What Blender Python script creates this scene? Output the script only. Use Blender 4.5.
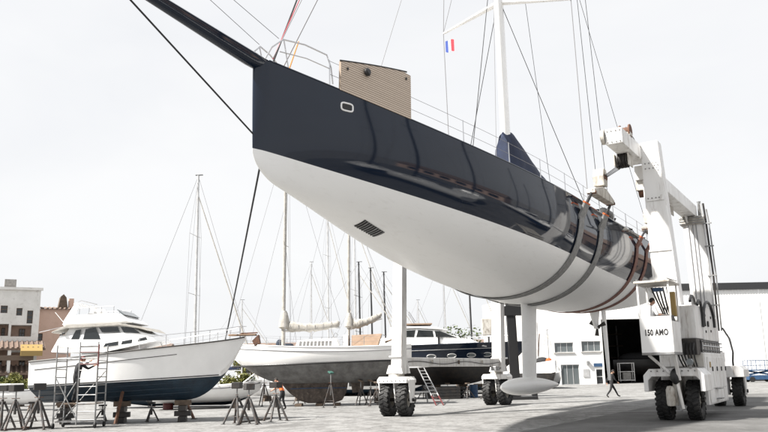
import bpy, bmesh, math, random
import numpy as np
from mathutils import Vector, Matrix, Quaternion
R = math.radians
for o in list(bpy.data.objects): bpy.data.objects.remove(o)
scn = bpy.context.scene
col = scn.collection

# ------------------------------------------------------------------ camera
FPX, PITCH, ROLL, CAMH = 771.96, 0.2012, 0.0198, 1.7658
cam = bpy.data.cameras.new('camera'); cam.sensor_width = 36.0; cam.lens = 36.0*FPX/768.0
cam.clip_start = 0.1; cam.clip_end = 3000
co = bpy.data.objects.new('camera', cam); col.objects.link(co)
co.matrix_world = Matrix.Translation((0, 0, CAMH)) @ Matrix.Rotation(math.pi/2+PITCH, 4, 'X') @ Matrix.Rotation(-ROLL, 4, 'Z')
scn.camera = co

# ------------------------------------------------------------------ sky, sun, exposure
SUN_FROM = Vector((-0.89, -0.456, 0.0)).normalized(); SUN_EL = R(48)
sundir = Vector((SUN_FROM.x*math.cos(SUN_EL), SUN_FROM.y*math.cos(SUN_EL), math.sin(SUN_EL)))
world = bpy.data.worlds.new('World'); scn.world = world; world.use_nodes = True
wn, wl = world.node_tree.nodes, world.node_tree.links
wn.clear()
wout = wn.new('ShaderNodeOutputWorld'); wbg = wn.new('ShaderNodeBackground')
sky = wn.new('ShaderNodeTexSky'); sky.sky_type = 'NISHITA'; sky.sun_disc = False
sky.sun_elevation = SUN_EL; sky.sun_rotation = math.atan2(sundir.x, sundir.y); sky.dust_density = 3.0
tc = wn.new('ShaderNodeTexCoord')
mp = wn.new('ShaderNodeMapping'); mp.inputs['Scale'].default_value = (1.0, 1.0, 2.6)
no = wn.new('ShaderNodeTexNoise'); no.inputs['Scale'].default_value = 1.9; no.inputs['Detail'].default_value = 7; no.inputs['Roughness'].default_value = 0.52
no.inputs['Distortion'].default_value = 0.3
ramp = wn.new('ShaderNodeValToRGB')
ramp.color_ramp.elements[0].position = 0.30; ramp.color_ramp.elements[0].color = (8.1, 8.2, 8.42, 1)
ramp.color_ramp.elements[1].position = 0.66; ramp.color_ramp.elements[1].color = (8.95, 8.97, 9.0, 1)
mixc = wn.new('ShaderNodeMix'); mixc.data_type = 'RGBA'; mixc.inputs[0].default_value = 0.93   # thin high overcast in front of the blue
wl.new(tc.outputs['Generated'], mp.inputs['Vector']); wl.new(mp.outputs['Vector'], no.inputs['Vector'])
wl.new(no.outputs['Fac'], ramp.inputs['Fac'])
wl.new(sky.outputs['Color'], mixc.inputs[6]); wl.new(ramp.outputs['Color'], mixc.inputs[7])
wl.new(mixc.outputs[2], wbg.inputs['Color']); wbg.inputs['Strength'].default_value = 0.05
wl.new(wbg.outputs['Background'], wout.inputs['Surface'])
sl = bpy.data.lights.new('sun', 'SUN'); sl.energy = 5.0; sl.angle = R(2.5); sl.color = (1.0, 0.96, 0.9)
so = bpy.data.objects.new('sun', sl); col.objects.link(so); so.rotation_euler = sundir.to_track_quat('Z', 'Y').to_euler()
scn.view_settings.view_transform = 'Standard'; scn.view_settings.look = 'None'
scn.view_settings.exposure = 1.2; scn.view_settings.gamma = 1.0
scn.render.engine = 'CYCLES'

# ------------------------------------------------------------------ photo pixel -> place (768x432 pixels)
def ray(px, py):
    a, b = px-384.0, 216.0-py
    u = a*math.cos(ROLL)+b*math.sin(ROLL); v = -a*math.sin(ROLL)+b*math.cos(ROLL)
    return Vector((u, FPX*math.cos(PITCH)-v*math.sin(PITCH), v*math.cos(PITCH)+FPX*math.sin(PITCH)))
def gp(px, py, h=0.0):                # the point at height h on the pixel's ray
    d = ray(px, py); k = (h-CAMH)/d.z
    return Vector((d.x*k, d.y*k, h))
def at(px, py, Y):                    # the point at depth Y on the pixel's ray
    d = ray(px, py); k = Y/d.y
    return Vector((d.x*k, Y, CAMH+d.z*k))

# ------------------------------------------------------------------ materials
MATS = {}
def mat(name, c, rough=0.5, metal=0.0, c2=None, scale=4.0, lo=0.35, hi=0.65, bump=0.0, bscale=None, coat=0.0, spec=0.5, detail=6, rvar=0.0, stretch=None, c3=None, scale3=30.0, amt3=0.3, trans=0.0):
    m = bpy.data.materials.new(name); m.use_nodes = True; MATS[name] = m
    N, L = m.node_tree.nodes, m.node_tree.links
    b = N['Principled BSDF']
    b.inputs['Base Color'].default_value = (*c, 1); b.inputs['Roughness'].default_value = rough; b.inputs['Metallic'].default_value = metal
    b.inputs['Coat Weight'].default_value = coat; b.inputs['Coat Roughness'].default_value = 0.03
    b.inputs['Specular IOR Level'].default_value = spec; b.inputs['Transmission Weight'].default_value = trans
    t = N.new('ShaderNodeTexCoord'); vec = t.outputs['Object']
    if stretch:
        mpn = N.new('ShaderNodeMapping'); mpn.inputs['Scale'].default_value = stretch; L.new(vec, mpn.inputs['Vector']); vec = mpn.outputs['Vector']
    def noise(s, det=detail):
        n = N.new('ShaderNodeTexNoise'); n.inputs['Scale'].default_value = s; n.inputs['Detail'].default_value = det; n.inputs['Roughness'].default_value = 0.62
        L.new(vec, n.inputs['Vector']); return n
    last = None
    if c2:
        n = noise(scale)
        r = N.new('ShaderNodeValToRGB'); r.color_ramp.elements[0].position = lo; r.color_ramp.elements[1].position = hi
        r.color_ramp.elements[0].color = (*c2, 1); r.color_ramp.elements[1].color = (*c, 1)
        L.new(n.outputs['Fac'], r.inputs['Fac']); last = r.outputs['Color']
        if rvar:
            mr = N.new('ShaderNodeMapRange'); mr.inputs['To Min'].default_value = rough+rvar; mr.inputs['To Max'].default_value = max(0.02, rough-rvar)
            L.new(n.outputs['Fac'], mr.inputs['Value']); L.new(mr.outputs['Result'], b.inputs['Roughness'])
    if c3:
        n3 = noise(scale3); r3 = N.new('ShaderNodeMapRange'); r3.inputs['From Min'].default_value = 0.56; r3.inputs['From Max'].default_value = 0.72; r3.inputs['To Max'].default_value = amt3
        L.new(n3.outputs['Fac'], r3.inputs['Value'])
        mx = N.new('ShaderNodeMix'); mx.data_type = 'RGBA'; L.new(r3.outputs['Result'], mx.inputs[0])
        if last: L.new(last, mx.inputs[6])
        else: mx.inputs[6].default_value = (*c, 1)
        mx.inputs[7].default_value = (*c3, 1); last = mx.outputs[2]
    if last: L.new(last, b.inputs['Base Color'])
    if bump:
        nb = noise(bscale or scale*3); bn = N.new('ShaderNodeBump'); bn.inputs['Strength'].default_value = bump; bn.inputs['Distance'].default_value = 0.02
        L.new(nb.outputs['Fac'], bn.inputs['Height']); L.new(bn.outputs['Normal'], b.inputs['Normal'])
    return m
M = {}
def mk(k, *a, **kw): M[k] = mat(k, *a, **kw)
mk('navy', (0.009, 0.0155, 0.030), 0.05, c2=(0.0075, 0.013, 0.026), scale=0.7, coat=0.0, spec=0.42)
mk('hull_white', (0.88, 0.88, 0.87), 0.38, c2=(0.84, 0.838, 0.825), scale=0.8, lo=0.3, hi=0.7, c3=(0.6, 0.58, 0.55), scale3=7, amt3=0.2, stretch=(1, .25, 1))
mk('paint_white', (0.76, 0.755, 0.745), 0.42, c2=(0.60, 0.585, 0.56), scale=1.7, lo=0.3, hi=0.55, c3=(0.16, 0.11, 0.075), scale3=5.5, amt3=0.75, stretch=(1.2, 1.2, 0.16))
mk('dirty_white', (0.52, 0.50, 0.46), 0.55, c2=(0.27, 0.24, 0.2), scale=3.2, lo=0.34, hi=0.58, c3=(0.09, 0.065, 0.05), scale3=8, amt3=0.8, stretch=(1, 1, 0.4))
mk('gel_white', (0.86, 0.86, 0.855), 0.2, c2=(0.80, 0.80, 0.795), scale=1.2, coat=0.3)
mk('rubber', (0.009, 0.009, 0.0095), 0.7, c2=(0.022, 0.021, 0.02), scale=5, lo=0.3, hi=0.55, bump=0.3)
mk('black', (0.012, 0.012, 0.013), 0.45)
mk('black_steel', (0.012, 0.0125, 0.014), 0.5, c2=(0.03, 0.024, 0.02), scale=3)
mk('steel', (0.55, 0.55, 0.56), 0.28, 1.0)
mk('alu', (0.62, 0.62, 0.62), 0.4, 0.6, c2=(0.45, 0.45, 0.45), scale=2)
mk('galv', (0.33, 0.34, 0.35), 0.5, 0.6, c2=(0.2, 0.19, 0.18), scale=5)
mk('rust', (0.17, 0.075, 0.04), 0.8, c2=(0.07, 0.04, 0.03), scale=8, bump=0.4)
mk('stand_steel', (0.075, 0.08, 0.083), 0.6, 0.3, c2=(0.06, 0.042, 0.034), scale=7)
mk('sling_grey', (0.27, 0.27, 0.268), 0.85, c2=(0.17, 0.17, 0.168), scale=9, bump=0.3)
mk('sling_dark', (0.07, 0.07, 0.075), 0.85, c2=(0.04, 0.04, 0.04), scale=9, bump=0.3)
mk('sling_red', (0.25, 0.125, 0.095), 0.85, c2=(0.15, 0.075, 0.06), scale=9, bump=0.3)
mk('orange', (0.55, 0.12, 0.03), 0.8)
mk('blue_cloth', (0.010, 0.02, 0.055), 0.8, c2=(0.006, 0.012, 0.034), scale=2.2, bump=0.6, bscale=3)
mk('deck', (0.36, 0.34, 0.30), 0.7, c2=(0.28, 0.26, 0.23), scale=3)
mk('rope_dark', (0.02, 0.02, 0.022), 0.8)
mk('rope_grey', (0.2, 0.2, 0.21), 0.7)
mk('rope_red', (0.4, 0.04, 0.06), 0.7)
mk('rope_orange', (0.6, 0.22, 0.04), 0.7)
mk('glass_dark', (0.015, 0.018, 0.02), 0.06, spec=0.7)
mk('glass_grey', (0.10, 0.115, 0.12), 0.08, spec=0.7)
mk('antifoul_blue', (0.010, 0.030, 0.052), 0.5, c2=(0.006, 0.016, 0.03), scale=2.5, c3=(0.05, 0.08, 0.1), scale3=7, amt3=0.3)
mk('antifoul_grey', (0.17, 0.17, 0.168), 0.8, c2=(0.095, 0.092, 0.09), scale=2.2, c3=(0.2, 0.19, 0.17), scale3=4, amt3=0.5, bump=0.3)
mk('antifoul_brown', (0.105, 0.085, 0.073), 0.9, c2=(0.045, 0.036, 0.031), scale=3.5, c3=(0.24, 0.2, 0.16), scale3=6, amt3=0.5, bump=0.5)
mk('sail', (0.40, 0.385, 0.355), 0.9, c2=(0.28, 0.265, 0.24), scale=4, bump=0.9, bscale=5)
mk('tan_cloth', (0.27, 0.19, 0.135), 0.9, c2=(0.21, 0.145, 0.1), scale=3)
mk('teak', (0.16, 0.11, 0.075), 0.7, c2=(0.2, 0.12, 0.07), scale=5)
mk('wood', (0.15, 0.11, 0.08), 0.8, c2=(0.08, 0.058, 0.042), scale=4, bump=0.3)
mk('red_paint', (0.10, 0.016, 0.016), 0.5)
mk('green_pad', (0.03, 0.10, 0.08), 0.7)
mk('blue_paint', (0.03, 0.08, 0.17), 0.5, c2=(0.02, 0.055, 0.12), scale=3)
mk('yellow', (0.30, 0.205, 0.07), 0.6)
mk('plaster', (0.74, 0.74, 0.735), 0.8, c2=(0.70, 0.70, 0.695), scale=0.4)
mk('stucco_white', (0.72, 0.71, 0.69), 0.9, c2=(0.62, 0.61, 0.585), scale=0.7, c3=(0.24, 0.22, 0.2), scale3=2.2, amt3=0.5, bump=0.2, bscale=9)
mk('stucco_salmon', (0.62, 0.44, 0.36), 0.9, c2=(0.56, 0.39, 0.31), scale=0.6, c3=(0.36, 0.23, 0.17), scale3=2.2, amt3=0.4, bump=0.2, bscale=9)
mk('roof_tile', (0.20, 0.14, 0.11), 0.9, c2=(0.11, 0.08, 0.065), scale=3, bump=0.5)
mk('shutter', (0.13, 0.095, 0.07), 0.7)
mk('cladding', (0.76, 0.765, 0.765), 0.5, c2=(0.72, 0.72, 0.715), scale=0.5, c3=(0.6, 0.58, 0.56), scale3=2.0, amt3=0.15, stretch=(1, 1, 0.25))
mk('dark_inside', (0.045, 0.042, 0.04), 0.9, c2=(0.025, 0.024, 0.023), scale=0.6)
mk('fascia', (0.02, 0.021, 0.023), 0.6)
mk('skin', (0.46, 0.27, 0.19), 0.6)
mk('hair', (0.02, 0.016, 0.014), 0.8)
mk('cloth_black', (0.016, 0.016, 0.018), 0.9)
mk('cloth_navy', (0.02, 0.028, 0.045), 0.9)
mk('cloth_white', (0.72, 0.72, 0.72), 0.9)
mk('cloth_orange', (0.75, 0.16, 0.03), 0.8)
mk('shoe', (0.03, 0.025, 0.022), 0.7)
mk('leaf', (0.075, 0.10, 0.022), 0.6, c2=(0.035, 0.055, 0.014), scale=3)
mk('leaf_yellow', (0.16, 0.15, 0.025), 0.6, c2=(0.07, 0.085, 0.018), scale=3)
mk('bark', (0.1, 0.075, 0.055), 0.9, c2=(0.05, 0.04, 0.03), scale=6)
mk('flag_blue', (0.03, 0.06, 0.25), 0.8); mk('flag_white', (0.8, 0.8, 0.8), 0.8); mk('flag_red', (0.6, 0.02, 0.035), 0.8)
mk('concrete_block', (0.36, 0.35, 0.33), 0.9, c2=(0.25, 0.24, 0.23), scale=5, bump=0.3)

# slatted beige board: fine rows only a pixel apart
def slat_material():
    m = bpy.data.materials.new('slat_board'); m.use_nodes = True; N, L = m.node_tree.nodes, m.node_tree.links; b = N['Principled BSDF']; b.inputs['Roughness'].default_value = 0.75
    t = N.new('ShaderNodeTexCoord'); br = N.new('ShaderNodeTexBrick'); mp = N.new('ShaderNodeMapping'); mp.inputs['Rotation'].default_value = (R(90), 0, 0)
    L.new(t.outputs['UV'], br.inputs['Vector'])
    br.inputs['Color1'].default_value = (0.62, 0.52, 0.43, 1); br.inputs['Color2'].default_value = (0.57, 0.475, 0.39, 1); br.inputs['Mortar'].default_value = (0.30, 0.235, 0.18, 1)
    br.inputs['Scale'].default_value = 1.0; br.inputs['Mortar Size'].default_value = 0.012; br.inputs['Brick Width'].default_value = 6.0; br.inputs['Row Height'].default_value = 0.058
    L.new(br.outputs['Color'], b.inputs['Base Color']); bp = N.new('ShaderNodeBump'); bp.inputs['Strength'].default_value = 0.6; bp.inputs['Distance'].default_value = 0.01
    L.new(br.outputs['Fac'], bp.inputs['Height']); bp.invert = True; L.new(bp.outputs['Normal'], b.inputs['Normal'])
    return m
M['slat_board'] = slat_material()

# worn boatyard concrete: broad tonal patches, stains, cracks and fine grit
def ground_material():
    m = bpy.data.materials.new('yard_concrete'); m.use_nodes = True; N, L = m.node_tree.nodes, m.node_tree.links; b = N['Principled BSDF']
    t = N.new('ShaderNodeTexCoord')
    def noise(s, d=8, rg=0.6, dist=0.0):
        n = N.new('ShaderNodeTexNoise'); n.inputs['Scale'].default_value = s; n.inputs['Detail'].default_value = d; n.inputs['Roughness'].default_value = rg; n.inputs['Distortion'].default_value = dist
        L.new(t.outputs['Object'], n.inputs['Vector']); return n.outputs['Fac']
    def mixcol(fac, a, bcol):
        x = N.new('ShaderNodeMix'); x.data_type = 'RGBA'; L.new(fac, x.inputs[0])
        if isinstance(a, tuple): x.inputs[6].default_value = (*a, 1)
        else: L.new(a, x.inputs[6])
        x.inputs[7].default_value = (*bcol, 1); return x.outputs[2]
    def rng(v, a, c, hi=1.0):
        r = N.new('ShaderNodeMapRange'); r.inputs['From Min'].default_value = a; r.inputs['From Max'].default_value = c; r.inputs['To Max'].default_value = hi; L.new(v, r.inputs['Value']); return r.outputs['Result']
    c = mixcol(rng(noise(0.09, 6), 0.38, 0.62), (0.285, 0.284, 0.28), (0.225, 0.224, 0.22))
    c = mixcol(rng(noise(0.8, 10, 0.72, 0.8), 0.47, 0.66, 0.9), c, (0.15, 0.147, 0.142))
    c = mixcol(rng(noise(0.33, 8, 0.65, 1.6), 0.54, 0.63, 0.7), c, (0.10, 0.098, 0.094))
    c = mixcol(rng(noise(9, 8, 0.75), 0.48, 0.66, 0.5), c, (0.10, 0.098, 0.095))
    c = mixcol(rng(noise(3.1, 8, 0.7), 0.55, 0.7, 0.5), c, (0.37, 0.367, 0.36))
    c = mixcol(rng(noise(2.0, 12, 0.8, 0.4), 0.48, 0.58, 0.75), c, (0.12, 0.119, 0.116))
    # rubber worn in along the two tracks of the lift's left wheels
    for off in (-6.12, -5.3):
        dt = N.new('ShaderNodeVectorMath'); dt.operation = 'DOT_PRODUCT'; L.new(t.outputs['Object'], dt.inputs[0]); dt.inputs[1].default_value = (math.cos(0.5472), -math.sin(0.5472), 0)
        n0 = (0.4124*math.cos(0.5472)-33.4165*math.sin(0.5472))+11.3786/2+off
        sb = N.new('ShaderNodeMath'); sb.operation = 'SUBTRACT'; L.new(dt.outputs['Value'], sb.inputs[0]); sb.inputs[1].default_value = n0
        ab = N.new('ShaderNodeMath'); ab.operation = 'ABSOLUTE'; L.new(sb.outputs[0], ab.inputs[0])
        mr = N.new('ShaderNodeMapRange'); mr.inputs['From Min'].default_value = 0.16; mr.inputs['From Max'].default_value = 0.30; mr.inputs['To Min'].default_value = 1.0; mr.inputs['To Max'].default_value = 0.0; L.new(ab.outputs[0], mr.inputs['Value'])
        ml = N.new('ShaderNodeMath'); ml.operation = 'MULTIPLY'; L.new(mr.outputs['Result'], ml.inputs[0]); L.new(rng(noise(1.1, 6, 0.7), 0.4, 0.65, 0.65), ml.inputs[1])
        c = mixcol(ml.outputs[0], c, (0.09, 0.088, 0.086))
    v = N.new('ShaderNodeTexVoronoi'); v.feature = 'DISTANCE_TO_EDGE'; v.inputs['Scale'].default_value = 0.22
    w = N.new('ShaderNodeMix'); w.data_type = 'VECTOR'; w.inputs[0].default_value = 0.12
    nz = N.new('ShaderNodeTexNoise'); nz.inputs['Scale'].default_value = 0.8; nz.inputs['Detail'].default_value = 6; L.new(t.outputs['Object'], nz.inputs['Vector'])
    sc = N.new('ShaderNodeVectorMath'); sc.operation = 'SCALE'; sc.inputs['Scale'].default_value = 2.2; L.new(nz.outputs['Color'], sc.inputs[0])
    ad = N.new('ShaderNodeVectorMath'); ad.operation = 'ADD'; L.new(t.outputs['Object'], ad.inputs[0]); L.new(sc.outputs['Vector'], ad.inputs[1]); L.new(ad.outputs['Vector'], v.inputs['Vector'])
    cr = N.new('ShaderNodeMapRange'); cr.inputs['From Min'].default_value = 0.0; cr.inputs['From Max'].default_value = 0.012; cr.inputs['To Min'].default_value = 0.6; cr.inputs['To Max'].default_value = 0.0; L.new(v.outputs['Distance'], cr.inputs['Value'])
    c = mixcol(cr.outputs['Result'], c, (0.07, 0.068, 0.065))
    L.new(c, b.inputs['Base Color']); b.inputs['Roughness'].default_value = 0.82; b.inputs['Specular IOR Level'].default_value = 0.3
    bp = N.new('ShaderNodeBump'); bp.inputs['Strength'].default_value = 0.5; bp.inputs['Distance'].default_value = 0.02; L.new(noise(14, 8, 0.7), bp.inputs['Height']); L.new(bp.outputs['Normal'], b.inputs['Normal'])
    return m
M['ground'] = ground_material()

# ------------------------------------------------------------------ mesh helpers
class MB:
    def __init__(s): s.v = []; s.f = []
    def add(s, vs, fs):
        b = len(s.v); s.v += [tuple(p) for p in vs]; s.f += [tuple(b+i for i in q) for q in fs]; return s
    def box(s, c, d, rot=None):
        vs = []
        for x in (-.5, .5):
            for y in (-.5, .5):
                for z in (-.5, .5):
                    p = Vector((x*d[0], y*d[1], z*d[2]))
                    if rot is not None: p = rot @ p
                    vs.append(p+Vector(c))
        return s.add(vs, [(0, 1, 3, 2), (4, 6, 7, 5), (0, 4, 5, 1), (2, 3, 7, 6), (0, 2, 6, 4), (1, 5, 7, 3)])
    def b2(s, x0, x1, y0, y1, z0, z1): return s.box(((x0+x1)/2, (y0+y1)/2, (z0+z1)/2), (abs(x1-x0), abs(y1-y0), abs(z1-z0)))
    def beam(s, p0, p1, w, h, w1=None, h1=None, up=(0, 0, 1)):      # a bar of rectangular section
        p0, p1 = Vector(p0), Vector(p1); d = (p1-p0).normalized(); u = Vector(up)
        if abs(d.dot(u)) > .98: u = Vector((0, 1, 0))
        sx = d.cross(u).normalized(); sy = sx.cross(d).normalized(); w1 = w if w1 is None else w1; h1 = h if h1 is None else h1
        vs = [p0+sx*a*w/2+sy*b*h/2 for a, b in ((-1, -1), (1, -1), (1, 1), (-1, 1))]+[p1+sx*a*w1/2+sy*b*h1/2 for a, b in ((-1, -1), (1, -1), (1, 1), (-1, 1))]
        return s.add(vs, [(0, 1, 2, 3), (7, 6, 5, 4), (0, 4, 5, 1), (1, 5, 6, 2), (2, 6, 7, 3), (3, 7, 4, 0)])
    def path(s, pts, rad, n=8, closed=False, cap=True):
        pts = [Vector(p) for p in pts]; m = len(pts); rs = rad if isinstance(rad, (list, tuple)) else [rad]*m
        rings = []; prev = None
        for i, p in enumerate(pts):
            if closed: d = pts[(i+1) % m]-pts[i-1]
            else: d = pts[min(i+1, m-1)]-pts[max(i-1, 0)]
            d.normalize()
            if prev is None:
                u = Vector((0, 0, 1)) if abs(d.z) < .9 else Vector((1, 0, 0)); a = d.cross(u).normalized()
            else:
                a = (prev-d*prev.dot(d)).normalized()
            prev = a; bb = d.cross(a)
            rings.append([p+(a*math.cos(2*math.pi*k/n)+bb*math.sin(2*math.pi*k/n))*rs[i] for k in range(n)])
        vs = [q for r in rings for q in r]; fs = []
        for i in range(m if closed else m-1):
            j = (i+1) % m
            for k in range(n): fs.append((i*n+k, i*n+(k+1) % n, j*n+(k+1) % n, j*n+k))
        if cap and not closed: fs += [tuple(range(n))[::-1], tuple((m-1)*n+k for k in range(n))]
        return s.add(vs, fs)
    def tube(s, p0, p1, r0, r1=None, n=8): return s.path([p0, p1], [r0, r0 if r1 is None else r1], n)
    def lathe(s, prof, axis='z', n=24, c=(0, 0, 0)):                # prof: (radius, height); rings of zero radius close it
        vs = []; c = Vector(c)
        for r, h in prof:
            for k in range(n):
                a = 2*math.pi*k/n; x, y = r*math.cos(a), r*math.sin(a)
                vs.append(c+(Vector((x, y, h)) if axis == 'z' else Vector((h, x, y)) if axis == 'x' else Vector((x, h, y))))
        fs = [(i*n+k, i*n+(k+1) % n, (i+1)*n+(k+1) % n, (i+1)*n+k) for i in range(len(prof)-1) for k in range(n)]
        return s.add(vs, fs)
    def prism(s, poly, a, b, axis='x', tb=1.0, cen=(0, 0)):          # polygon extruded from a to b
        def P(q, h): return (h, q[0], q[1]) if axis == 'x' else (q[0], h, q[1]) if axis == 'y' else (q[0], q[1], h)
        n = len(poly); q2 = [(cen[0]+(x-cen[0])*tb, cen[1]+(y-cen[1])*tb) for x, y in poly]
        vs = [P(q, a) for q in poly]+[P(q, b) for q in q2]
        return s.add(vs, [tuple(range(n))[::-1], tuple(range(n, 2*n))]+[(i, (i+1) % n, n+(i+1) % n, n+i) for i in range(n)])
    def grid(s, rows, closed=False):                                 # rows of points
        m = len(rows[0]); vs = [p for r in rows for p in r]; fs = []
        for i in range(len(rows)-1):
            for k in range(m if closed else m-1): fs.append((i*m+k, i*m+(k+1) % m, (i+1)*m+(k+1) % m, (i+1)*m+k))
        return s.add(vs, fs)
    def ell(s, c, d, n=12, m=8):
        prof = [(math.sin(math.pi*i/m)+1e-4, -math.cos(math.pi*i/m)) for i in range(m+1)]
        vs = [(c[0]+r*math.cos(2*math.pi*k/n)*d[0], c[1]+r*math.sin(2*math.pi*k/n)*d[1], c[2]+h*d[2]) for r, h in prof for k in range(n)]
        return s.add(vs, [(i*n+k, i*n+(k+1) % n, (i+1)*n+(k+1) % n, (i+1)*n+k) for i in range(m) for k in range(n)])
    def mesh(s, name, material, smooth=None, fix=True):
        me = bpy.data.meshes.new(name); me.from_pydata(s.v, [], s.f); me.validate()
        if fix:
            bm = bmesh.new(); bm.from_mesh(me); bmesh.ops.remove_doubles(bm, verts=bm.verts, dist=1e-5); bmesh.ops.recalc_face_normals(bm, faces=bm.faces); bm.to_mesh(me); bm.free()
        me.materials.append(M[material])
        if smooth:
            me.shade_smooth(); me.set_sharp_from_angle(angle=R(smooth))
        return me
    def build(s, name, material, parent=None, smooth=None, bevel=0.0, fix=True):
        o = bpy.data.objects.new(name, s.mesh(name, material, smooth, fix)); col.objects.link(o)
        if parent is not None: o.parent = parent
        if bevel:
            md = o.modifiers.new('bevel', 'BEVEL'); md.width = bevel; md.segments = 2; md.limit_method = 'ANGLE'; md.angle_limit = R(40); md.harden_normals = False
        return o
def tag(o, label=None, cat=None, group=None, kind=None):
    if label: o['label'] = label
    if cat: o['category'] = cat
    if group: o['group'] = group
    if kind: o['kind'] = kind
    return o
def thing(name, label, cat, loc=(0, 0, 0), rz=0.0, group=None):
    o = bpy.data.objects.new(name, None); o.empty_display_size = 0.3; col.objects.link(o); o.location = loc; o.rotation_euler = (0, 0, rz)
    return tag(o, label, cat, group)
def dup(o, loc=None, rz=None, label=None, parent=None):
    c = o.copy(); col.objects.link(c); c.parent = parent
    if loc is not None: c.location = loc
    if rz is not None: c.rotation_euler = (0, 0, rz)
    if label: c['label'] = label
    for ch in list(o.children): dup(ch, parent=c)
    return c
def lerp(a, b, t): return a+(b-a)*t
def interp(x, xs, ys): return float(np.interp(x, xs, ys))

# one hull: local x to port, y aft; section half-breadth secf(s, q), q = 0 at the deck edge and 1 at the keel
def hull(parent, stations, zd, zw, zk, secf, top_mat, bot_mat, deck_mat, nt=10, nb=14, camber=0.06, smooth=40, names=('topsides', 'bottom', 'deck'), rail=None):
    top, bot, dk = MB(), MB(), MB()
    tr, br, dr = [], [], []
    for s in stations:
        a, c, w = zd(s), zk(s), zw(s); D = max(a-c, 1e-3); qw = min(0.995, max(0.02, (a-w)/D))
        def P(q, sg): return (sg*secf(s, q), s, a-q*D)
        tq = [qw*i/nt for i in range(nt+1)]; bq = [qw+(1-qw)*(1-(1-i/nb)**1.6) for i in range(nb+1)]
        tr.append(([P(q, 1) for q in tq], [P(q, -1) for q in tq]))
        br.append([P(q, 1) for q in bq]+[P(q, -1) for q in bq[::-1]][1:])
        hb = secf(s, 0); dr.append([(hb*(1-2*i/8)*.995, s, a+camber*(1-(1-2*i/8)**2)*min(1, hb)-.004) for i in range(9)])
    for sd in (0, 1): top.grid([t[sd] for t in tr])
    # bow and transom closures
    bot.grid(br); dk.grid(dr)
    last_t = tr[-1]; m = len(last_t[0])
    top.grid([last_t[0], last_t[1]]); top.grid([tr[0][0], tr[0][1]])
    h = len(br[-1])//2
    bot.grid([br[-1][:h+1], br[-1][h:][::-1]]); bot.grid([br[0][:h+1], br[0][h:][::-1]])
    t = top.build(names[0], top_mat, parent, smooth); b = bot.build(names[1], bot_mat, parent, smooth); d = dk.build(names[2], deck_mat, parent, 30)
    return t, b, d

# ------------------------------------------------------------------ ground
g = MB(); g.add([(-900, -150, 0), (900, -150, 0), (900, 1500, 0), (-900, 1500, 0)], [(0, 1, 2, 3)])
tag(g.build('ground', 'ground'), kind='structure')
# a shallow steel drain across the yard in front of the hangar
p0, p1 = gp(470, 413.0), gp(820, 409.5)
dr = MB(); dv = (p1-p0).normalized(); nv = Vector((-dv.y, dv.x, 0))
dr.add([p0-nv*.09+Vector((0, 0, .008)), p1-nv*.09+Vector((0, 0, .008)), p1+nv*.09+Vector((0, 0, .008)), p0+nv*.09+Vector((0, 0, .008))], [(0, 1, 2, 3)])
tag(dr.build('drain_strip', 'galv'), kind='structure')

# dark tarmac by the lift's right-hand track, added to deepen the hull's shadow there
def shade_asphalt_lane():
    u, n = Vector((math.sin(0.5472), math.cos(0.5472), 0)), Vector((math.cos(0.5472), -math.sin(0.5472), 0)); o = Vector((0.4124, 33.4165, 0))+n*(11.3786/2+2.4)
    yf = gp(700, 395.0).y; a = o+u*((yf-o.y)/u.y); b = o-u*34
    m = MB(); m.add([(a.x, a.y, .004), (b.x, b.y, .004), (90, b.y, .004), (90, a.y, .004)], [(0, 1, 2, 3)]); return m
mk('shade_asphalt', (0.14, 0.139, 0.137), 0.85, c2=(0.085, 0.084, 0.082), scale=0.5, lo=0.35, hi=0.65, c3=(0.2, 0.198, 0.19), scale3=4, amt3=0.5, bump=0.5, bscale=14, spec=0.3)
tag(shade_asphalt_lane().build('shade_asphalt_lane', 'shade_asphalt'), kind='structure')

# ------------------------------------------------------------------ frame shared by the lifted yacht and the lift
TH = 0.5472; LW, LL = 11.3786, 10.597
DV = Vector((math.sin(TH), math.cos(TH), 0)); NV = Vector((math.cos(TH), -math.sin(TH), 0))
ORG = Vector((0.4124, 33.4165, 0))+NV*(LW/2)
def tow(t, s, z): return ORG+NV*t+DV*s+Vector((0, 0, z))          # lift frame -> world

# ------------------------------------------------------------------ the racing yacht
SB, SE = -15.84, 16.0
def yB(s):
    x = max(0, min(1, (s-SB)/15)); b = 3.2*(1-(1-x)**2); u = max(0, min(1, (s-SB)/.25)); b += .12*math.sqrt(u)*(1-x)
    if s > 6: b -= .5*((s-6)/10)**2
    return max(b, .004)
def yd(s): return float(np.polyval([-0.0001056, 0.0023012, -0.0192555, 7.7472117], s))
def yk0(s): return float(np.polyval([-3.04e-06, -3.97e-06, 0.00614307, -0.03578308, 4.38097233], s))
def yk(s):
    u = min(1, max(0, (s-SB)/.95)); return yk0(s)+.52*(1-math.sqrt(1-(1-u)**2))
def yw(s): return float(np.polyval([-9.8e-07, 4.18e-06, 0.00219177, -0.03897045, 5.76984751], s))
def ysec(s, q): return yB(s)*(max(0.0, 1-q**2.6))**0.5
yacht = thing('racing_yacht', 'huge navy and white racing yacht hanging in the slings of the travel lift', 'yacht', ORG, -TH)
st = [SB+.0+0.9*(i/16)**2 for i in range(17)]+[SB+.9+(SE-SB-.9)*i/110 for i in range(1, 111)]
hull(yacht, st, yd, yw, yk, ysec, 'navy', 'hull_white', 'deck', nt=18, nb=22, smooth=50)
# toe rail along each deck edge
for sg in (1, -1):
    MB().path([(sg*(yB(s)-.03), s, yd(s)+.03) for s in np.linspace(SB+.3, SE, 60)], .028, 6).build('toe_rail', 'navy', yacht, 40)
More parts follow.
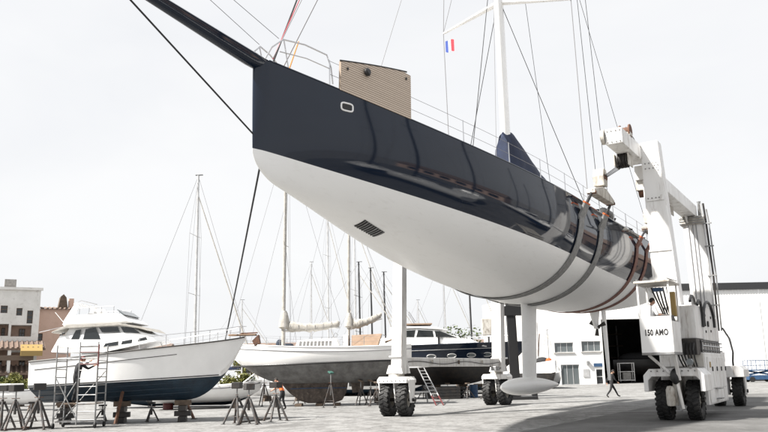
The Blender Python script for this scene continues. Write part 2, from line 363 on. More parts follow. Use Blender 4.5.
# bowsprit: a tapering box that grows out of the stem head
def spr(s): return interp(s, [-20.1, -15.8, -14.2], [9.43, 9.07, 8.94])
sp = MB(); rows = []
for s in np.linspace(-20.1, -14.3, 24):
    w = interp(s, [-20.1, -15.9, -14.3], [.13, .23, .30]); h = interp(s, [-20.1, -15.9, -15.2, -14.3], [.17, .30, .16, .05]); z = spr(s)
    rows.append([(w*math.cos(a)*(1 if math.sin(a) > 0 else .75), s, z-h*.35+h*.62*math.sin(a)) for a in [2*math.pi*k/14 for k in range(14)]])
sp.grid(rows, closed=True); sp.f += [tuple(range(14)), tuple(range(len(sp.v)-14, len(sp.v)))]
spo = sp.build('bowsprit', 'navy', yacht, 50)
for k in range(3): MB().ell((.27, -15.15+.22*k, 9.0-.02*k), (.025, .03, .03), 8, 5).build('bolt', 'steel', spo, 40)
MB().tube((0, -19.9, 9.2), (0, SB+.02, 7.2), .02, n=6).build('bobstay', 'rope_dark', yacht, 40)
# fairlead in the bow plating and the thruster grating in the bottom
fa = MB(); fs_, fz = -13.49, 8.32
def sx(s, z):
    a, c = yd(s), yk(s); return ysec(s, min(.999, max(0, (a-z)/(a-c))))
loop = []
for k in range(20):
    a = 2*math.pi*k/20; ca, sa = math.cos(a), math.sin(a)
    ds = .17*math.copysign(abs(ca)**.5, ca); dz = .10*math.copysign(abs(sa)**.5, sa); loop.append((sx(fs_+ds, fz+dz)+.005, fs_+ds, fz+dz))
fo = fa.path(loop, .024, 8, closed=True).build('fairlead', 'gel_white', yacht, 50)
q = [(sx(s, z)+.004, s, z) for s, z in ((fs_-.13, fz-.07), (fs_+.13, fz-.07), (fs_+.13, fz+.07), (fs_-.13, fz+.07))]
MB().add(q+[(x-.05, y, z) for x, y, z in q], [(0, 1, 2, 3), (7, 6, 5, 4), (0, 4, 5, 1), (1, 5, 6, 2), (2, 6, 7, 3), (3, 7, 4, 0)]).build('fairlead_opening', 'black', fo)
def bz(s, t):                                    # height of the bottom at half-breadth t
    r = min(.9999, t/yB(s)); return yd(s)-(1-r*r)**(1/2.6)*(yd(s)-yk(s))
gr = MB(); pts = [[(t, s, bz(s, t)-.012) for t in np.linspace(.16, .52, 5)] for s in np.linspace(-11.95, -10.95, 9)]
gro = gr.grid(pts).build('thruster_grating', 'black', yacht, 30)
for k in range(9):
    s = -11.9+.11*k; MB().path([(t, s, bz(s, t)-.026) for t in np.linspace(.16, .52, 5)], .010+.006*(k % 2), 5).build('grating_bar', 'galv', gro)
# fin, bulb, rudder, propeller
def foil(c, th, n=20):
    o = []
    for i in range(n):
        a = 2*math.pi*i/n; x = .5-.5*math.cos(a); y = th*5*(.2969*math.sqrt(x)-.126*x-.3516*x*x+.2843*x**3-.1015*x**4)
        o.append(((y if a <= math.pi else -y), x*c))
    return o
fn = MB(); rows = []
for z, c, s0, th in ((1.1, 1.45, -.12, .13), (2.5, 1.5, .02, .125), (3.8, 1.55, .16, .125), (4.25, 1.62, .18, .13), (4.6, 1.8, .12, .15)):
    rows.append([(x*c, s0+y, z) for x, y in foil(c, th)])
fn.grid(rows, closed=True).build('keel_fin', 'hull_white', yacht, 40)
bu = MB(); prof = []
for i in range(29):
    u = i/28; y = -2.2+6.2*u; r = .40*(max(0, 1-abs(1-u/.36)**2.3)**.62 if u < .36 else max(0, (1-((u-.36)/.64)**1.9))**.85)
    prof.append((max(r, .001), y))
bu.lathe(prof, 'y', 28, (0, 0, 1.18)); bu.v = [(x, y, 1.18+(z-1.18)*.84) for x, y, z in bu.v]
bu.build('keel_bulb', 'hull_white', yacht, 50)
rows = [[(x*c, s0+y, z) for x, y in foil(c, .14)] for z, c, s0 in ((1.2, .45, 11.55), (2.3, .62, 11.42), (3.5, .74, 11.3), (4.8, .78, 11.25))]
rd = MB(); rd.grid(rows, closed=True); rd.f += [tuple(range(20))]; rd.build('rudder', 'hull_white', yacht, 40)
MB().prism([(9.2, 4.75), (10.7, 4.75), (10.25, 3.75), (9.95, 3.75)], -.07, .07, 'x').build('propeller_strut', 'hull_white', yacht, bevel=.02)
pr = MB(); pr.lathe([(.001, -.25), (.07, -.18), (.10, 0), (.09, .3), (.001, .42)], 'y', 12, (0, 10.25, 3.85))
for k in range(3):
    a = 2*math.pi*k/3+.4; d = Vector((math.cos(a), 0, math.sin(a))); pr.beam(Vector((0, 10.3, 3.85))+d*.06, Vector((0, 10.32, 3.85))+d*.44, .10, .05, .22, .02, up=(0, 1, 0))
pr.build('propeller', 'black_steel', yacht, 40)
# mast, spreaders, boom and cover
mr = MB(); rows = []
for z in np.linspace(7.7, 42, 12): rows.append([(.17*math.cos(a), -.55+.33*math.sin(a), z) for a in [2*math.pi*k/16 for k in range(16)]])
mr.grid(rows, closed=True).build('mast', 'gel_white', yacht, 50)
for zz, tl in ((16.9, 2.9), (24.5, 2.5), (32, 2.0)):
    for sg in (1, -1):
        so_ = MB(); so_.beam((sg*.12, -.5, zz), (sg*tl, .0, zz-.42), .30, .10, .12, .05); so_.build('spreader', 'gel_white', yacht, bevel=.02)
bm_ = MB(); bm_.beam((0, -.2, 9.15), (0, 9.8, 9.0), .28, .42, .2, .3); bm_.build('boom', 'gel_white', yacht, bevel=.06)
rows = []
rnd = random.Random(4)
for i, s in enumerate(np.linspace(-.95, 9.9, 34)):
    top = interp(s, [-.95, -.6, .1, .5, 1.5, 2.8, 4.4, 6, 9.9], [11.1, 11.4, 11.38, 11.2, 10.85, 10.35, 10.0, 9.85, 9.5]); w = interp(s, [-.95, -.3, 1, 9.9], [.34, .48, .46, .28])
    bot_ = interp(s, [-.95, 9.9], [8.75, 8.85]); ring = []
    for k in range(18):
        a = 2*math.pi*k/18; c_, s_ = math.cos(a), math.sin(a); zc, hz = (top+bot_)/2, (top-bot_)/2
        pinch = 1-.45*max(0, s_)
        ring.append((w*c_*pinch*(1+rnd.uniform(-.1, .1)), s+rnd.uniform(-.05, .05), zc+hz*math.copysign(abs(s_)**.8, s_)*(1+rnd.uniform(-.015, .015))))
    rows.append(ring)
cv = MB().grid(rows, closed=True); cv.f += [tuple(range(18)), tuple(range(len(cv.v)-18, len(cv.v)))]
cv.build('sail_cover', 'blue_cloth', yacht, 60)
for s in (1.2, 3.0, 5.0, 7.4):
    tp = interp(s, [-.95, -.6, .1, .5, 1.5, 2.8, 4.4, 6, 9.9], [11.1, 11.4, 11.38, 11.2, 10.85, 10.35, 10.0, 9.85, 9.5])
    MB().path([(.36*math.cos(a)*(1-.4*max(0, math.sin(a))), s, (tp+8.8)/2+(tp-8.8)/2*1.02*math.sin(a)) for a in np.linspace(0, 2*math.pi, 20, endpoint=False)], .018, 6, closed=True).build('cover_strap', 'rope_grey', yacht, 40)
# deck house, hatches, winches, wheels, cockpit coaming
hs = MB(); rows = []
for s in np.linspace(-3.5, 7.5, 22):
    u = (s+3.5)/11; h = .42*math.sin(math.pi*min(1, u*1.6)/2)*(1 if u < .8 else (1-u)/.2*.6+.4); w = 1.55*math.sin(math.pi/2*min(1, .35+u*1.4))
    rows.append([(w*(1-2*i/10), s, yd(s)+.03+h*(1-abs(1-2*i/10)**4)) for i in range(11)])
hs.grid(rows).build('coachroof', 'hull_white', yacht, 40)
for s in (-10.5, -7.6, -5): MB().b2(-.42, .42, s-.42, s+.42, yd(s)+.03, yd(s)+.12).build('hatch', 'glass_dark', yacht, bevel=.03)
for t in (1.9, -1.9):
    for s in (6.0, 8.6, 11.0): MB().lathe([(.001, 0), (.20, 0), (.15, .12), (.13, .26), (.17, .34), (.001, .36)], 'z', 16, (t, s, yd(s)+.02)).build('winch', 'black', yacht, 40)
for t in (1.2, -1.2):
    MB().path([(t+.62*math.cos(a), 12.2, yd(12.2)+.85+.62*math.sin(a)) for a in np.linspace(0, 2*math.pi, 28, endpoint=False)], .022, 6, closed=True).build('steering_wheel', 'black', yacht, 40)
    MB().beam((t, 12.3, yd(12)), (t, 12.25, yd(12)+.85), .22, .22, .12, .12).build('wheel_pedestal', 'gel_white', yacht, bevel=.02)
# stanchions and lifelines
ST = {1: [-13.9, -12.15, -9.2, -6.9, -4.9, -2.9, -.9, 1.1, 3.1, 5.1, 7.1, 9.1, 11.1, 13.1], -1: [-13.9, -11.9, -9.4, -7.2, -4.9, -2.9, -.9, 1.1, 3.1, 5.1, 7.1, 9.1, 11.1, 13.1]}
def edge(s, sg, h): return (sg*(yB(s)-.09), s, yd(s)+h)
for sg in (1, -1):
    for s in ST[sg]: MB().tube(edge(s, sg, 0), edge(s, sg, .74), .017, .014, 8).build('stanchion', 'steel', yacht, 40)
    for h in (.37, .72):
        MB().path([edge(s, sg, h) for s in np.linspace(-13.9, 14.0, 40)], .006, 5).build('lifeline', 'rope_grey', yacht, 40)
    # bow rail and stern rail
    MB().path([(sg*.22, -15.7, 9.02), (sg*.30, -15.55, 9.35), (sg*.36, -15.2, 9.66), (sg*.55, -14.6, 9.7), (sg*.74, -13.95, 9.62), (sg*.80, -13.85, 9.3), (sg*.78, -13.75, 8.9)], .02, 8).build('bow_rail', 'steel', yacht, 40)
    MB().path([(sg*.34, -15.3, 9.32), (sg*.6, -14.6, 9.33), (sg*.79, -13.9, 9.26)], .014, 8).build('bow_rail', 'steel', yacht, 40)
    MB().path([(sg*.38, -15.2, 9.64), (sg*.36, -15.0, 9.0)], .016, 8).build('bow_rail', 'steel', yacht, 40)
    MB().path([(sg*(yB(14)-.09), 14, yd(14)), (sg*(yB(14)-.09), 14.05, yd(14)+.7), (sg*(yB(15.6)-.1), 15.6, yd(15)+.72), (sg*1.0, 15.8, yd(15)+.72), (sg*1.0, 15.8, yd(15))], .02, 8).build('stern_rail', 'steel', yacht, 40)
# standing and running rigging, each line a part
def line(a, b, r, m='rope_dark', name='stay'): return MB().tube(a, b, r, n=6).build(name, m, yacht, 40)
for sg in (1, -1):
    line((sg*2.92, .3, yd(0)), (sg*2.9, .0, 16.5), .017, 'rope_grey', 'shroud'); line((sg*2.9, .0, 16.5), (sg*2.5, .0, 24.1), .016, 'rope_grey', 'shroud')
    line((sg*2.86, .35, yd(0)), (sg*.12, -.5, 16.75), .014, 'rope_dark', 'shroud')
    line((sg*2.9, .0, 16.5), (sg*.12, -.5, 24.3), .012, 'rope_grey', 'shroud')
    line((sg*2.55, 13.0, yd(13)), (sg*.1, -.3, 33), .012, 'rope_dark', 'running_backstay')
line((0, -15.2, 9.05), (0, -.7, 41), .022, 'rope_dark', 'forestay')
line((.04, -14.9, 9.0), (.05, -.7, 33), .016, 'rope_grey', 'inner_stay')
line((.25, -15.45, 9.1), (.1, -.8, 37), .012, 'rope_red', 'halyard'); line((.3, -15.5, 9.1), (.1, -.8, 35), .010, 'rope_grey', 'halyard')
line((.14, -14.75, 9.0), (.12, -14.3, 10.0), .017, 'rope_orange', 'strop')
line((0, -11.2, 8.6), (0, -.75, 30), .010, 'rope_grey', 'halyard'); line((0, -4.3, 8.1), (0, -.8, 19.5), .014, 'rope_dark', 'baby_stay'); line((0.1, -2.0, 8.0), (.12, -.8, 24), .010, 'rope_grey', 'halyard')
for s_, r_ in ((2.2, .2), (4.4, .24), (7.4, .2), (10.2, .2)):
    w_ = MB().lathe([(.001, 0), (r_, 0), (r_*.8, .14), (r_*.7, .3), (r_*.95, .42), (.001, .46)], 'z', 16, (yB(s_)-.55, s_, yd(s_)+.02)); w_.build('winch', 'black', yacht, 40)
MB().lathe([(.001, -.5), (.2, -.48), (.27, -.4), (.27, .4), (.2, .48), (.001, .5)], 'y', 16, (yB(3.2)-.5, 3.4, yd(3.2)+.42)).build('liferaft_canister', 'black', yacht, 40)
line((2.95, 3.2, yd(3)), (2.75, 1.6, 26), .012, 'rope_dark', 'check_stay'); line((2.9, 1.9, yd(2)), (2.6, 1.0, 26), .012, 'rope_dark', 'check_stay')
for dx in (-.16, .16): line((dx*1.9, -15.3, 9.66), (dx, -19.9, 10.75), .007, 'rope_grey', 'sprit_line')
MB().tube((0, -19.9, 9.4), (0, -19.9, 10.85), .02, n=8).build('sprit_post', 'steel', yacht, 40)
# courtesy flag under the starboard spreader: three stripes
fl = bpy.data.objects.new('flag', None); col.objects.link(fl); fl.parent = yacht
fb = Vector((-2.84, .05, 16.12))
for k, mm in enumerate(('flag_blue', 'flag_white', 'flag_red')):
    rows = []
    for j in range(5):
        a = (k+j/4)*.30; rows.append([fb+Vector((a*.62, -a*.35+.03*math.sin(a*9), -b*.52-.16*a+.025*math.sin(a*11+b*2))) for b in (0, .33, .66, 1)])
    MB().grid([[tuple(p) for p in r] for r in rows]).build('stripe', mm, fl, 60)

# the beige board on the rail, and the bow rope
def board():
    t = thing('slatted_board', 'beige slatted board lashed upright to the rail of the lifted yacht', 'board', ORG, -TH)
    me = bpy.data.meshes.new('board_panel'); bm = bmesh.new(); uvl = bm.loops.layers.uv.new()
    n = 8; fr, bk = [], []
    for i in range(n+1):
        u = i/n; s = lerp(-13.68, -11.42, u); x = yB(s)-.02; b = yd(s)+.02; tz = lerp(9.50, 9.76, u)+.02*math.sin(math.pi*u)
        if i == n: tz -= .08
        fr.append((bm.verts.new((x+.03, s, b)), bm.verts.new((x+.05, s, tz)), u*2.3, b, tz)); bk.append((bm.verts.new((x-.03, s, b)), bm.verts.new((x-.01, s, tz))))
    def face(vs, uvs):
        f = bm.faces.new(vs)
        for l, uv in zip(f.loops, uvs): l[uvl].uv = uv
    for i in range(n):
        A, B = fr[i], fr[i+1]; C, D = bk[i], bk[i+1]
        face((A[0], B[0], B[1], A[1]), ((A[2], 0), (B[2], 0), (B[2], B[4]-B[3]), (A[2], A[4]-A[3]))); face((C[1], D[1], D[0], C[0]), ((A[2], 1), (B[2], 1), (B[2], 0), (A[2], 0)))
        face((A[1], B[1], D[1], C[1]), ((0, 0),)*4); face((C[0], D[0], B[0], A[0]), ((0, 0),)*4)
    face((fr[0][0], fr[0][1], bk[0][1], bk[0][0]), ((0, 0),)*4); face((fr[n][1], fr[n][0], bk[n][0], bk[n][1]), ((0, 0),)*4)
    bm.to_mesh(me); bm.free(); me.materials.append(M['slat_board']); o = bpy.data.objects.new('board_panel', me); col.objects.link(o); o.parent = t
    MB().path([(yB(s)+.02, s, lerp(9.51, 9.77, (s+13.68)/2.26)+.02*math.sin(math.pi*(s+13.68)/2.26)) for s in np.linspace(-13.7, -11.55, 10)], .022, 6).build('edge_trim', 'black', t, 40)
    MB().lathe([(.001, 0), (.10, 0), (.11, .06), (.07, .1), (.001, .1)], 'x', 14, (yB(-12.93)+.04, -12.93, 9.38)).build('rope_knob', 'black', t, 40)
    for s, z in ((-13.5, 9.33), (-11.6, 9.55)): MB().lathe([(.001, 0), (.035, 0), (.035, .02), (.001, .02)], 'x', 10, (yB(s)+.04, s, z)).build('eyelet', 'black', t, 40)
board()
a, b = tow(-.62, -14.3, 8.95), gp(211, 404)
rp = MB(); n = 40; rp.path([a.lerp(b, i/n)+Vector((0, 0, -.35*math.sin(math.pi*i/n))) for i in range(n+1)], .03, 6)
tag(rp.build('bow_rope', 'rope_dark', None, 40), 'black and white rope leading down from the bow of the lifted yacht', 'rope')
bl = thing('mooring_block', 'grey concrete mooring block with an eye behind the white cruiser', 'block', b)
MB().prism([(-.4, -.4), (.4, -.4), (.4, .4), (-.4, .4)], 0, .5, 'z', .8).build('block_body', 'concrete_block', bl, bevel=.04)
MB().path([(.1*math.cos(x), 0, .55+.1*math.sin(x)) for x in np.linspace(0, 2*math.pi, 14, endpoint=False)], .02, 6, closed=True).build('eye_ring', 'galv', bl, 40)

# ------------------------------------------------------------------ the travel lift
lift = thing('travel_lift', 'white four-legged travel lift carrying the racing yacht, with an open cab', 'boat hoist', ORG, -TH)
def P(name, mb, m, par=None, bevel=0.02, smooth=None): return mb.build(name, m, lift if par is None else par, smooth, bevel)
# wheels: one mesh for the tyre and one for the rim, shared
def tyre_mesh():
    m = MB(); w, ro = .40, .66
    m.lathe([(.30, -.15), (.34, -.19), (.48, -w/2-.01), (.58, -w/2), (.635, -.17), (.65, -.10), (.65, .10), (.635, .17), (.58, w/2), (.48, w/2+.01), (.34, .19), (.30, .15)], 'x', 40)
    for k in range(22):
        for sg in (-1, 1):
            a = 2*math.pi*(k+(.5 if sg > 0 else 0))/22; q = Matrix.Rotation(a, 3, 'X') @ Matrix.Rotation(sg*R(24), 3, 'Z')
            m.box(Matrix.Rotation(a, 3, 'X') @ Vector((sg*.10, 0, .655)), (.20, .085, .055), q)
            m.box(Matrix.Rotation(a, 3, 'X') @ Vector((sg*.205, .02, .60)), (.03, .085, .11), Matrix.Rotation(a, 3, 'X'))
    return m.mesh('tyre', 'rubber', 40, fix=False)
def rim_mesh():
    m = MB(); m.lathe([(.33, -.16), (.33, .10), (.27, .09), (.25, .02), (.14, .05), (.12, .15), (.05, .17), (.001, .17)], 'x', 24)
    for k in range(10):
        a = 2*math.pi*k/10; m.lathe([(.001, .045), (.02, .045), (.02, .075), (.001, .075)], 'x', 6, (0, .19*math.cos(a), .19*math.sin(a)))
    return m.mesh('rim', 'dirty_white', 40, fix=False)
TY, RM = tyre_mesh(), rim_mesh()
def wheel(t, s, out, par, steer=0.0):
    w = bpy.data.objects.new('wheel', None); col.objects.link(w); w.parent = par; w.location = (t, s, .668); w.rotation_euler = (random.uniform(0, 6), 0, steer)
    w.rotation_euler = (0, 0, steer)
    for nm, me, ox in (('tyre', TY, 0), ('rim', RM, 0)):
        o = bpy.data.objects.new(nm, me); col.objects.link(o); o.parent = w; o.rotation_euler = (t*3.1+s, 0, 0 if out > 0 else math.pi)
    return w
for t, s in ((-6.12, 0), (-5.3, 0), (-6.12, LL), (-5.3, LL), (5.2, 0), (6.2, 0), (5.35, LL), (6.2, LL)):
    wheel(t, s, 1 if (t > 0) == (abs(t) > 5.75) or t > -5.5 and t < 0 else -1, lift, R(10) if t < 0 and s == 0 else 0)
# left legs: bogie boxes, fork plates, columns
for s in (0, LL):
    bx = MB(); c = -5.71
    bx.prism([(c-.72, 1.36), (c-.72, 1.5), (c-.62, 1.62), (c+.62, 1.62), (c+.72, 1.5), (c+.72, 1.36)], s-.42, s+.42, 'y'); bo = P('bogie_box', bx, 'paint_white')
    for t in (c-.73, c+.73): P('fork_plate', MB().prism([(s-.28, 1.5), (s+.28, 1.5), (s+.16, .55), (s-.16, .55)], t-.03, t+.03, 'x'), 'paint_white')
    P('fork_plate', MB().prism([(s-.28, 1.5), (s+.28, 1.5), (s+.16, .55), (s-.16, .55)], c-.03, c+.03, 'x'), 'paint_white')
    P('axle', MB().tube((c-.9, s, .668), (c+.9, s, .668), .07, n=12), 'black_steel', bevel=0, smooth=40)
    P('turntable', MB().lathe([(.3, 1.62), (.34, 1.63), (.34, 1.73), (.3, 1.75)], 'z', 20, (c, s, 0)), 'dirty_white', bevel=0, smooth=40)
    cl = MB(); cl.beam((c+.12, s, 1.74), (c+.42, s, 9.5), *((.52, .46, .42, .36) if s == 0 else (.56, .56, .5, .5)), up=(0, 1, 0)); P('column', cl, 'paint_white', bevel=.03)
    P('column_band', MB().b2(c-.17, c+.43, s-.3, s+.3, 2.44, 2.49), 'paint_white', bevel=0)
    P('column_foot', MB().prism([(c-.30, 1.75), (c+.50, 1.75), (c+.42, 2.1), (c-.18, 2.1)], s-.34, s-.30, 'y'), 'paint_white', bevel=.01)
    P('column_foot', MB().prism([(c-.30, 1.75), (c+.50, 1.75), (c+.42, 2.1), (c-.18, 2.1)], s+.30, s+.34, 'y'), 'paint_white', bevel=.01)
P('side_beam', MB().b2(-5.82, -5.40, .26, LL-.3, 2.03, 2.42), 'paint_white')
for s in (2.6, 5.3, 8.0): P('inspection_plate', MB().b2(-5.36, -5.345, s-.09, s+.09, 2.14, 2.32), 'wood' if s == 5.3 else 'dirty_white', bevel=0)
P('hose', MB().path([(-5.34, s, 2.2+.06*math.sin(s*1.3)) for s in np.linspace(.4, LL-.4, 30)], .02, 6), 'black', bevel=0, smooth=40)
P('hose', MB().path([(-5.36, 9.0, 2.03), (-5.34, 9.4, 1.86), (-5.3, 9.9, 1.84), (-5.35, 10.3, 1.95)], .03, 6), 'black', bevel=0, smooth=40)
P('valve_box', MB().b2(-5.34, -5.05, 9.0, 9.5, 1.8, 2.02), 'galv')
P('top_beam', MB().b2(-5.55, -4.85, -2.1, LL+.4, 9.4, 9.95), 'paint_white')
# right legs: machinery side
fcol = MB(); fcol.beam((5.50, .95, 1.8), (5.28, .95, 10.22), .98, .7, .66, .62, up=(0, 1, 0)); P('column', fcol, 'paint_white', bevel=.03)
P('cantilever_beam', MB().b2(4.38, 4.98, -2.1, 1.35, 9.56, 10.13), 'paint_white', bevel=.025)
P('top_beam', MB().b2(4.52, 5.16, 1.27, LL+.2, 8.93, 9.5), 'paint_white', bevel=.025)
for z in (9.62, 10.06): P('beam_flange', MB().b2(4.34, 4.99, .55, .63, z-.04, z+.04), 'dirty_white', bevel=0)
rc = MB(); rc.beam((5.06, LL, 1.9), (5.02, LL, 8.55), .92, .6, .98, .6, up=(0, 1, 0)); P('column', rc, 'paint_white', bevel=.03)
P('column_head', MB().b2(4.42, 5.52, LL-.42, LL+.42, 8.52, 8.9), 'dirty_white', bevel=.02)
for z in (8.58, 8.7, 8.82): P('head_rib', MB().b2(4.40, 5.54, LL-.45, LL-.425, z-.02, z+.02), 'galv', bevel=0)
for k, t in enumerate((5.55, 5.66, 5.78)):
    P('conduit', MB().path([(t, LL-.3, 3.4), (t+.02, LL-.32, 6), (t-.06, LL-.3, 8.6), (t-.12, LL-.25, 9.5 if k < 2 else 9.2)], .035 if k != 1 else .05, 6), ('alu', 'black_steel', 'galv')[k], bevel=0, smooth=40)
for z in (4.6, 6.0, 7.4, 8.5): P('conduit_clamp', MB().b2(5.44, 5.84, LL-.37, LL-.30, z-.03, z+.03), 'galv', bevel=0)
for t in (4.85, 5.05, 5.2): P('hoist_cable', MB().tube((t, LL-.33, 3.4), (t-.06, LL-.34, 8.5), .018, n=6), 'rope_grey', bevel=0, smooth=40)
P('vent_stack', MB().path([(5.3, LL+.1, 8.9), (5.3, LL+.1, 9.62), (5.3, LL+.1, 9.68)], [.09, .07, .1], 8), 'galv', bevel=0, smooth=40)
# front sheave gear and hook under the cantilever
def hook_gear(t, s, zb, zh, wide, top_t):
    hg = bpy.data.objects.new('hook_gear', None); col.objects.link(hg); hg.parent = lift
    for k in (-1, 0, 1): P('sheave', MB().lathe([(.001, -.035), (.24, -.035), (.30, -.05), (.30, -.02), (.26, 0), (.30, .02), (.30, .05), (.24, .035), (.001, .035)], 'x', 18, (top_t+.12*k, s, zb-.15)), 'black_steel', hg, 0, 40)
    P('sheave_cheek', MB().b2(top_t-.27, top_t-.23, s-.32, s+.32, zb-.42, zb+.04), 'dirty_white', hg); P('sheave_cheek', MB().b2(top_t+.23, top_t+.27, s-.32, s+.32, zb-.42, zb+.04), 'dirty_white', hg)
    a = Vector((top_t, s, zb-.3)); b = Vector((t, s+.1, zh+.6))
    for k in (-.14, -.05, .05, .14): P('fall_rope', MB().tube(a+Vector((0, k*1.6, 0)), b+Vector((0, k, 0)), .014, n=6), 'rope_dark', hg, 0, 40)
    blk = MB(); blk.prism([(b.y-.30, b.z+.1), (b.y-.16, b.z+.4), (b.y+.16, b.z+.4), (b.y+.30, b.z+.1), (b.y+.22, b.z-.26), (b.y-.22, b.z-.26)], t-.20, t+.20, 'x'); P('lower_block', blk, 'dirty_white', hg)
    for k in (-.12, .12): P('block_sheave', MB().lathe([(.001, -.22), (.10, -.22), (.10, .22), (.001, .22)], 'x', 14, (t, b.y+k, b.z+.08)), 'rust', hg, 0, 40)
    P('link', MB().beam((t, b.y, b.z-.2), (t, b.y, zh+.1), .10, .16), 'rust', hg)
    sb_ = MB(); sb_.prism([(s-wide, zh-.16), (s-wide, zh+.0), (s-.2, zh+.26), (s+.3, zh+.26), (s+wide, zh+.0), (s+wide, zh-.16)], t-.16, t+.16, 'x'); P('spreader_bar', sb_, 'dirty_white', hg)
hook_gear(3.62, -.45, 9.5, 8.15, 1.28, 4.55)
hook_gear(3.62, 7.3, 8.95, 7.95, 1.0, 4.4)
hook_gear(-3.75, -.45, 9.4, 8.15, 1.28, -5.0)
hook_gear(-3.75, 7.3, 9.4, 7.95, 1.0, -5.0)
P('winch_drum', MB().lathe([(.001, -.2), (.26, -.2), (.26, -.15), (.16, -.13), (.16, .13), (.26, .15), (.26, .2), (.001, .2)], 'x', 18, (4.78, -.75, 10.33)), 'rust', bevel=0, smooth=40)
P('winch_bracket', MB().b2(4.55, 5.0, -.95, -.6, 10.13, 10.26), 'dirty_white')
P('hose_reel', MB().lathe([(.001, -.06), (.27, -.06), (.27, .06), (.001, .06)], 'x', 16, (4.3, -2.0, 9.88)), 'dirty_white', bevel=0, smooth=40)
P('fall_rope', MB().path([(4.78, -.6, 10.55), (4.85, .2, 10.3), (4.9, .6, 10.05)], .016, 6), 'rope_dark', bevel=0, smooth=40)
P('pulley_bracket', MB().b2(4.5, 4.8, 1.4, 2.0, 8.55, 8.93), 'dirty_white'); P('pulley', MB().lathe([(.001, -.1), (.18, -.1), (.18, .1), (.001, .1)], 'x', 14, (4.65, 1.7, 8.5)), 'rust', bevel=0, smooth=40)
P('hose', MB().path([(4.55, 3.0, 8.9), (4.5, 3.2, 8.2), (4.55, 3.7, 7.6), (4.5, 4.2, 7.5), (4.4, 4.4, 7.2)], .035, 6), 'black_steel', bevel=0, smooth=40)
P('hose_bracket', MB().b2(4.3, 4.9, 4.0, 4.3, 7.42, 7.52), 'galv')
# front fender and bogie on the machinery side
fb_ = MB(); fb_.prism([(4.72, .98), (4.72, 1.52), (4.92, 1.74), (6.5, 1.74), (6.7, 1.52), (6.7, .98), (6.55, .98), (6.55, 1.35), (6.42, 1.48), (5.0, 1.48), (4.87, 1.35), (4.87, .98)], -.92, .55, 'y'); P('fender', fb_, 'paint_white')
P('fender_inner', MB().b2(5.58, 5.82, -.5, .5, .5, 1.47), 'dirty_white')
P('axle', MB().tube((4.9, 0, .668), (6.5, 0, .668), .08, n=12), 'black_steel', bevel=0, smooth=40)
# engine house behind the front wheels
P('engine_house', MB().b2(4.95, 6.52, .75, 5.1, .46, 2.28), 'paint_white', bevel=.03)
for k, (a, b) in enumerate(((.95, 1.9), (1.96, 2.9), (2.96, 3.9), (3.96, 4.9))):
    d = P('engine_door', MB().b2(6.525, 6.55, a, b, 1.02, 2.12), 'paint_white', bevel=.01)
    P('door_handle', MB().b2(6.55, 6.585, b-.18, b-.1, 1.62, 1.78), 'black', d, 0)
    P('lower_hatch', MB().b2(6.525, 6.545, a, b, .52, .98), 'paint_white', bevel=.01)
P('engine_house_front', MB().b2(5.05, 6.45, .70, .745, 1.78, 2.26), 'dirty_white', bevel=.01)
for k in range(7): P('vent_slat', MB().b2(5.15, 5.95, .68, .70, 1.82+.06*k, 1.85+.06*k), 'rust' if k % 3 == 0 else 'dirty_white', bevel=0)
P('pipe_rack', MB().b2(5.05, 6.4, .9, 5.0, 2.29, 2.72), 'black_steel', bevel=0)
for k in range(14): P('radiator_slat', MB().b2(6.405, 6.43, 1.0+.285*k, 1.0+.285*k+.16, 2.31, 2.70), 'galv' if k % 2 else 'alu', bevel=0)
for z in (2.36, 2.52, 2.66): P('hydraulic_pipe', MB().tube((6.47, .8, z), (6.47, 5.05, z), .022, n=6), ('steel', 'black', 'rust')[int(z*50) % 3], bevel=0, smooth=40)
tk = MB(); tk.prism([(1.6, 2.73), (1.6, 3.45), (1.72, 3.78), (1.95, 3.98), (3.5, 3.98), (3.73, 3.78), (3.85, 3.45), (3.85, 2.73)], 5.2, 6.42, 'x'); P('oil_tank', tk, 'paint_white', bevel=.03)
P('oil_tank', MB().b2(5.35, 6.42, 4.0, 5.0, 2.73, 3.7), 'paint_white', bevel=.05)
P('filler_cap', MB().lathe([(.001, 0), (.11, 0), (.11, .05), (.001, .06)], 'x', 14, (6.42, 2.5, 3.35)), 'black', bevel=0, smooth=40)
for s, z in ((2.1, 3.65), (3.1, 3.1), (3.3, 3.62), (2.0, 3.05)): P('gauge', MB().lathe([(.001, 0), (.05, 0), (.05, .03), (.001, .03)], 'x', 10, (6.42, s, z)), 'black', bevel=0, smooth=40)
for dt in (-.3, .12): P('hose_arch', MB().path([(6.46 if dt > 0 else 5.5, 2.72+1.12*math.cos(a), 3.42+.76*math.sin(a)) for a in np.linspace(-.2, math.pi+.25, 22)], .055, 8), 'black', bevel=0, smooth=40)
for k, (s0, r_) in enumerate(((.2, .62), (.55, .5))): P('hose_arch', MB().path([(6.30+.16*k, .35+s0+r_*math.cos(a), 3.5+r_*1.25*math.sin(a)) for a in np.linspace(-.5, math.pi*.75, 18)], .05, 8), 'black', bevel=0, smooth=40)
P('valve_bank', MB().b2(5.7, 6.38, .1, .85, 2.2, 2.75), 'black_steel')
for k in range(6): P('hose', MB().path([(5.75+.11*k, .08, 2.6), (5.75+.11*k, -.12-.03*(k % 3), 2.35), (5.8+.1*k, .0, 2.05), (5.85+.09*k, .3, 1.8)], .028, 6), 'black', bevel=0, smooth=40)
P('control_cabinet', MB().b2(5.78, 6.4, .25, 1.5, 2.76, 3.95), 'paint_white', bevel=.03)
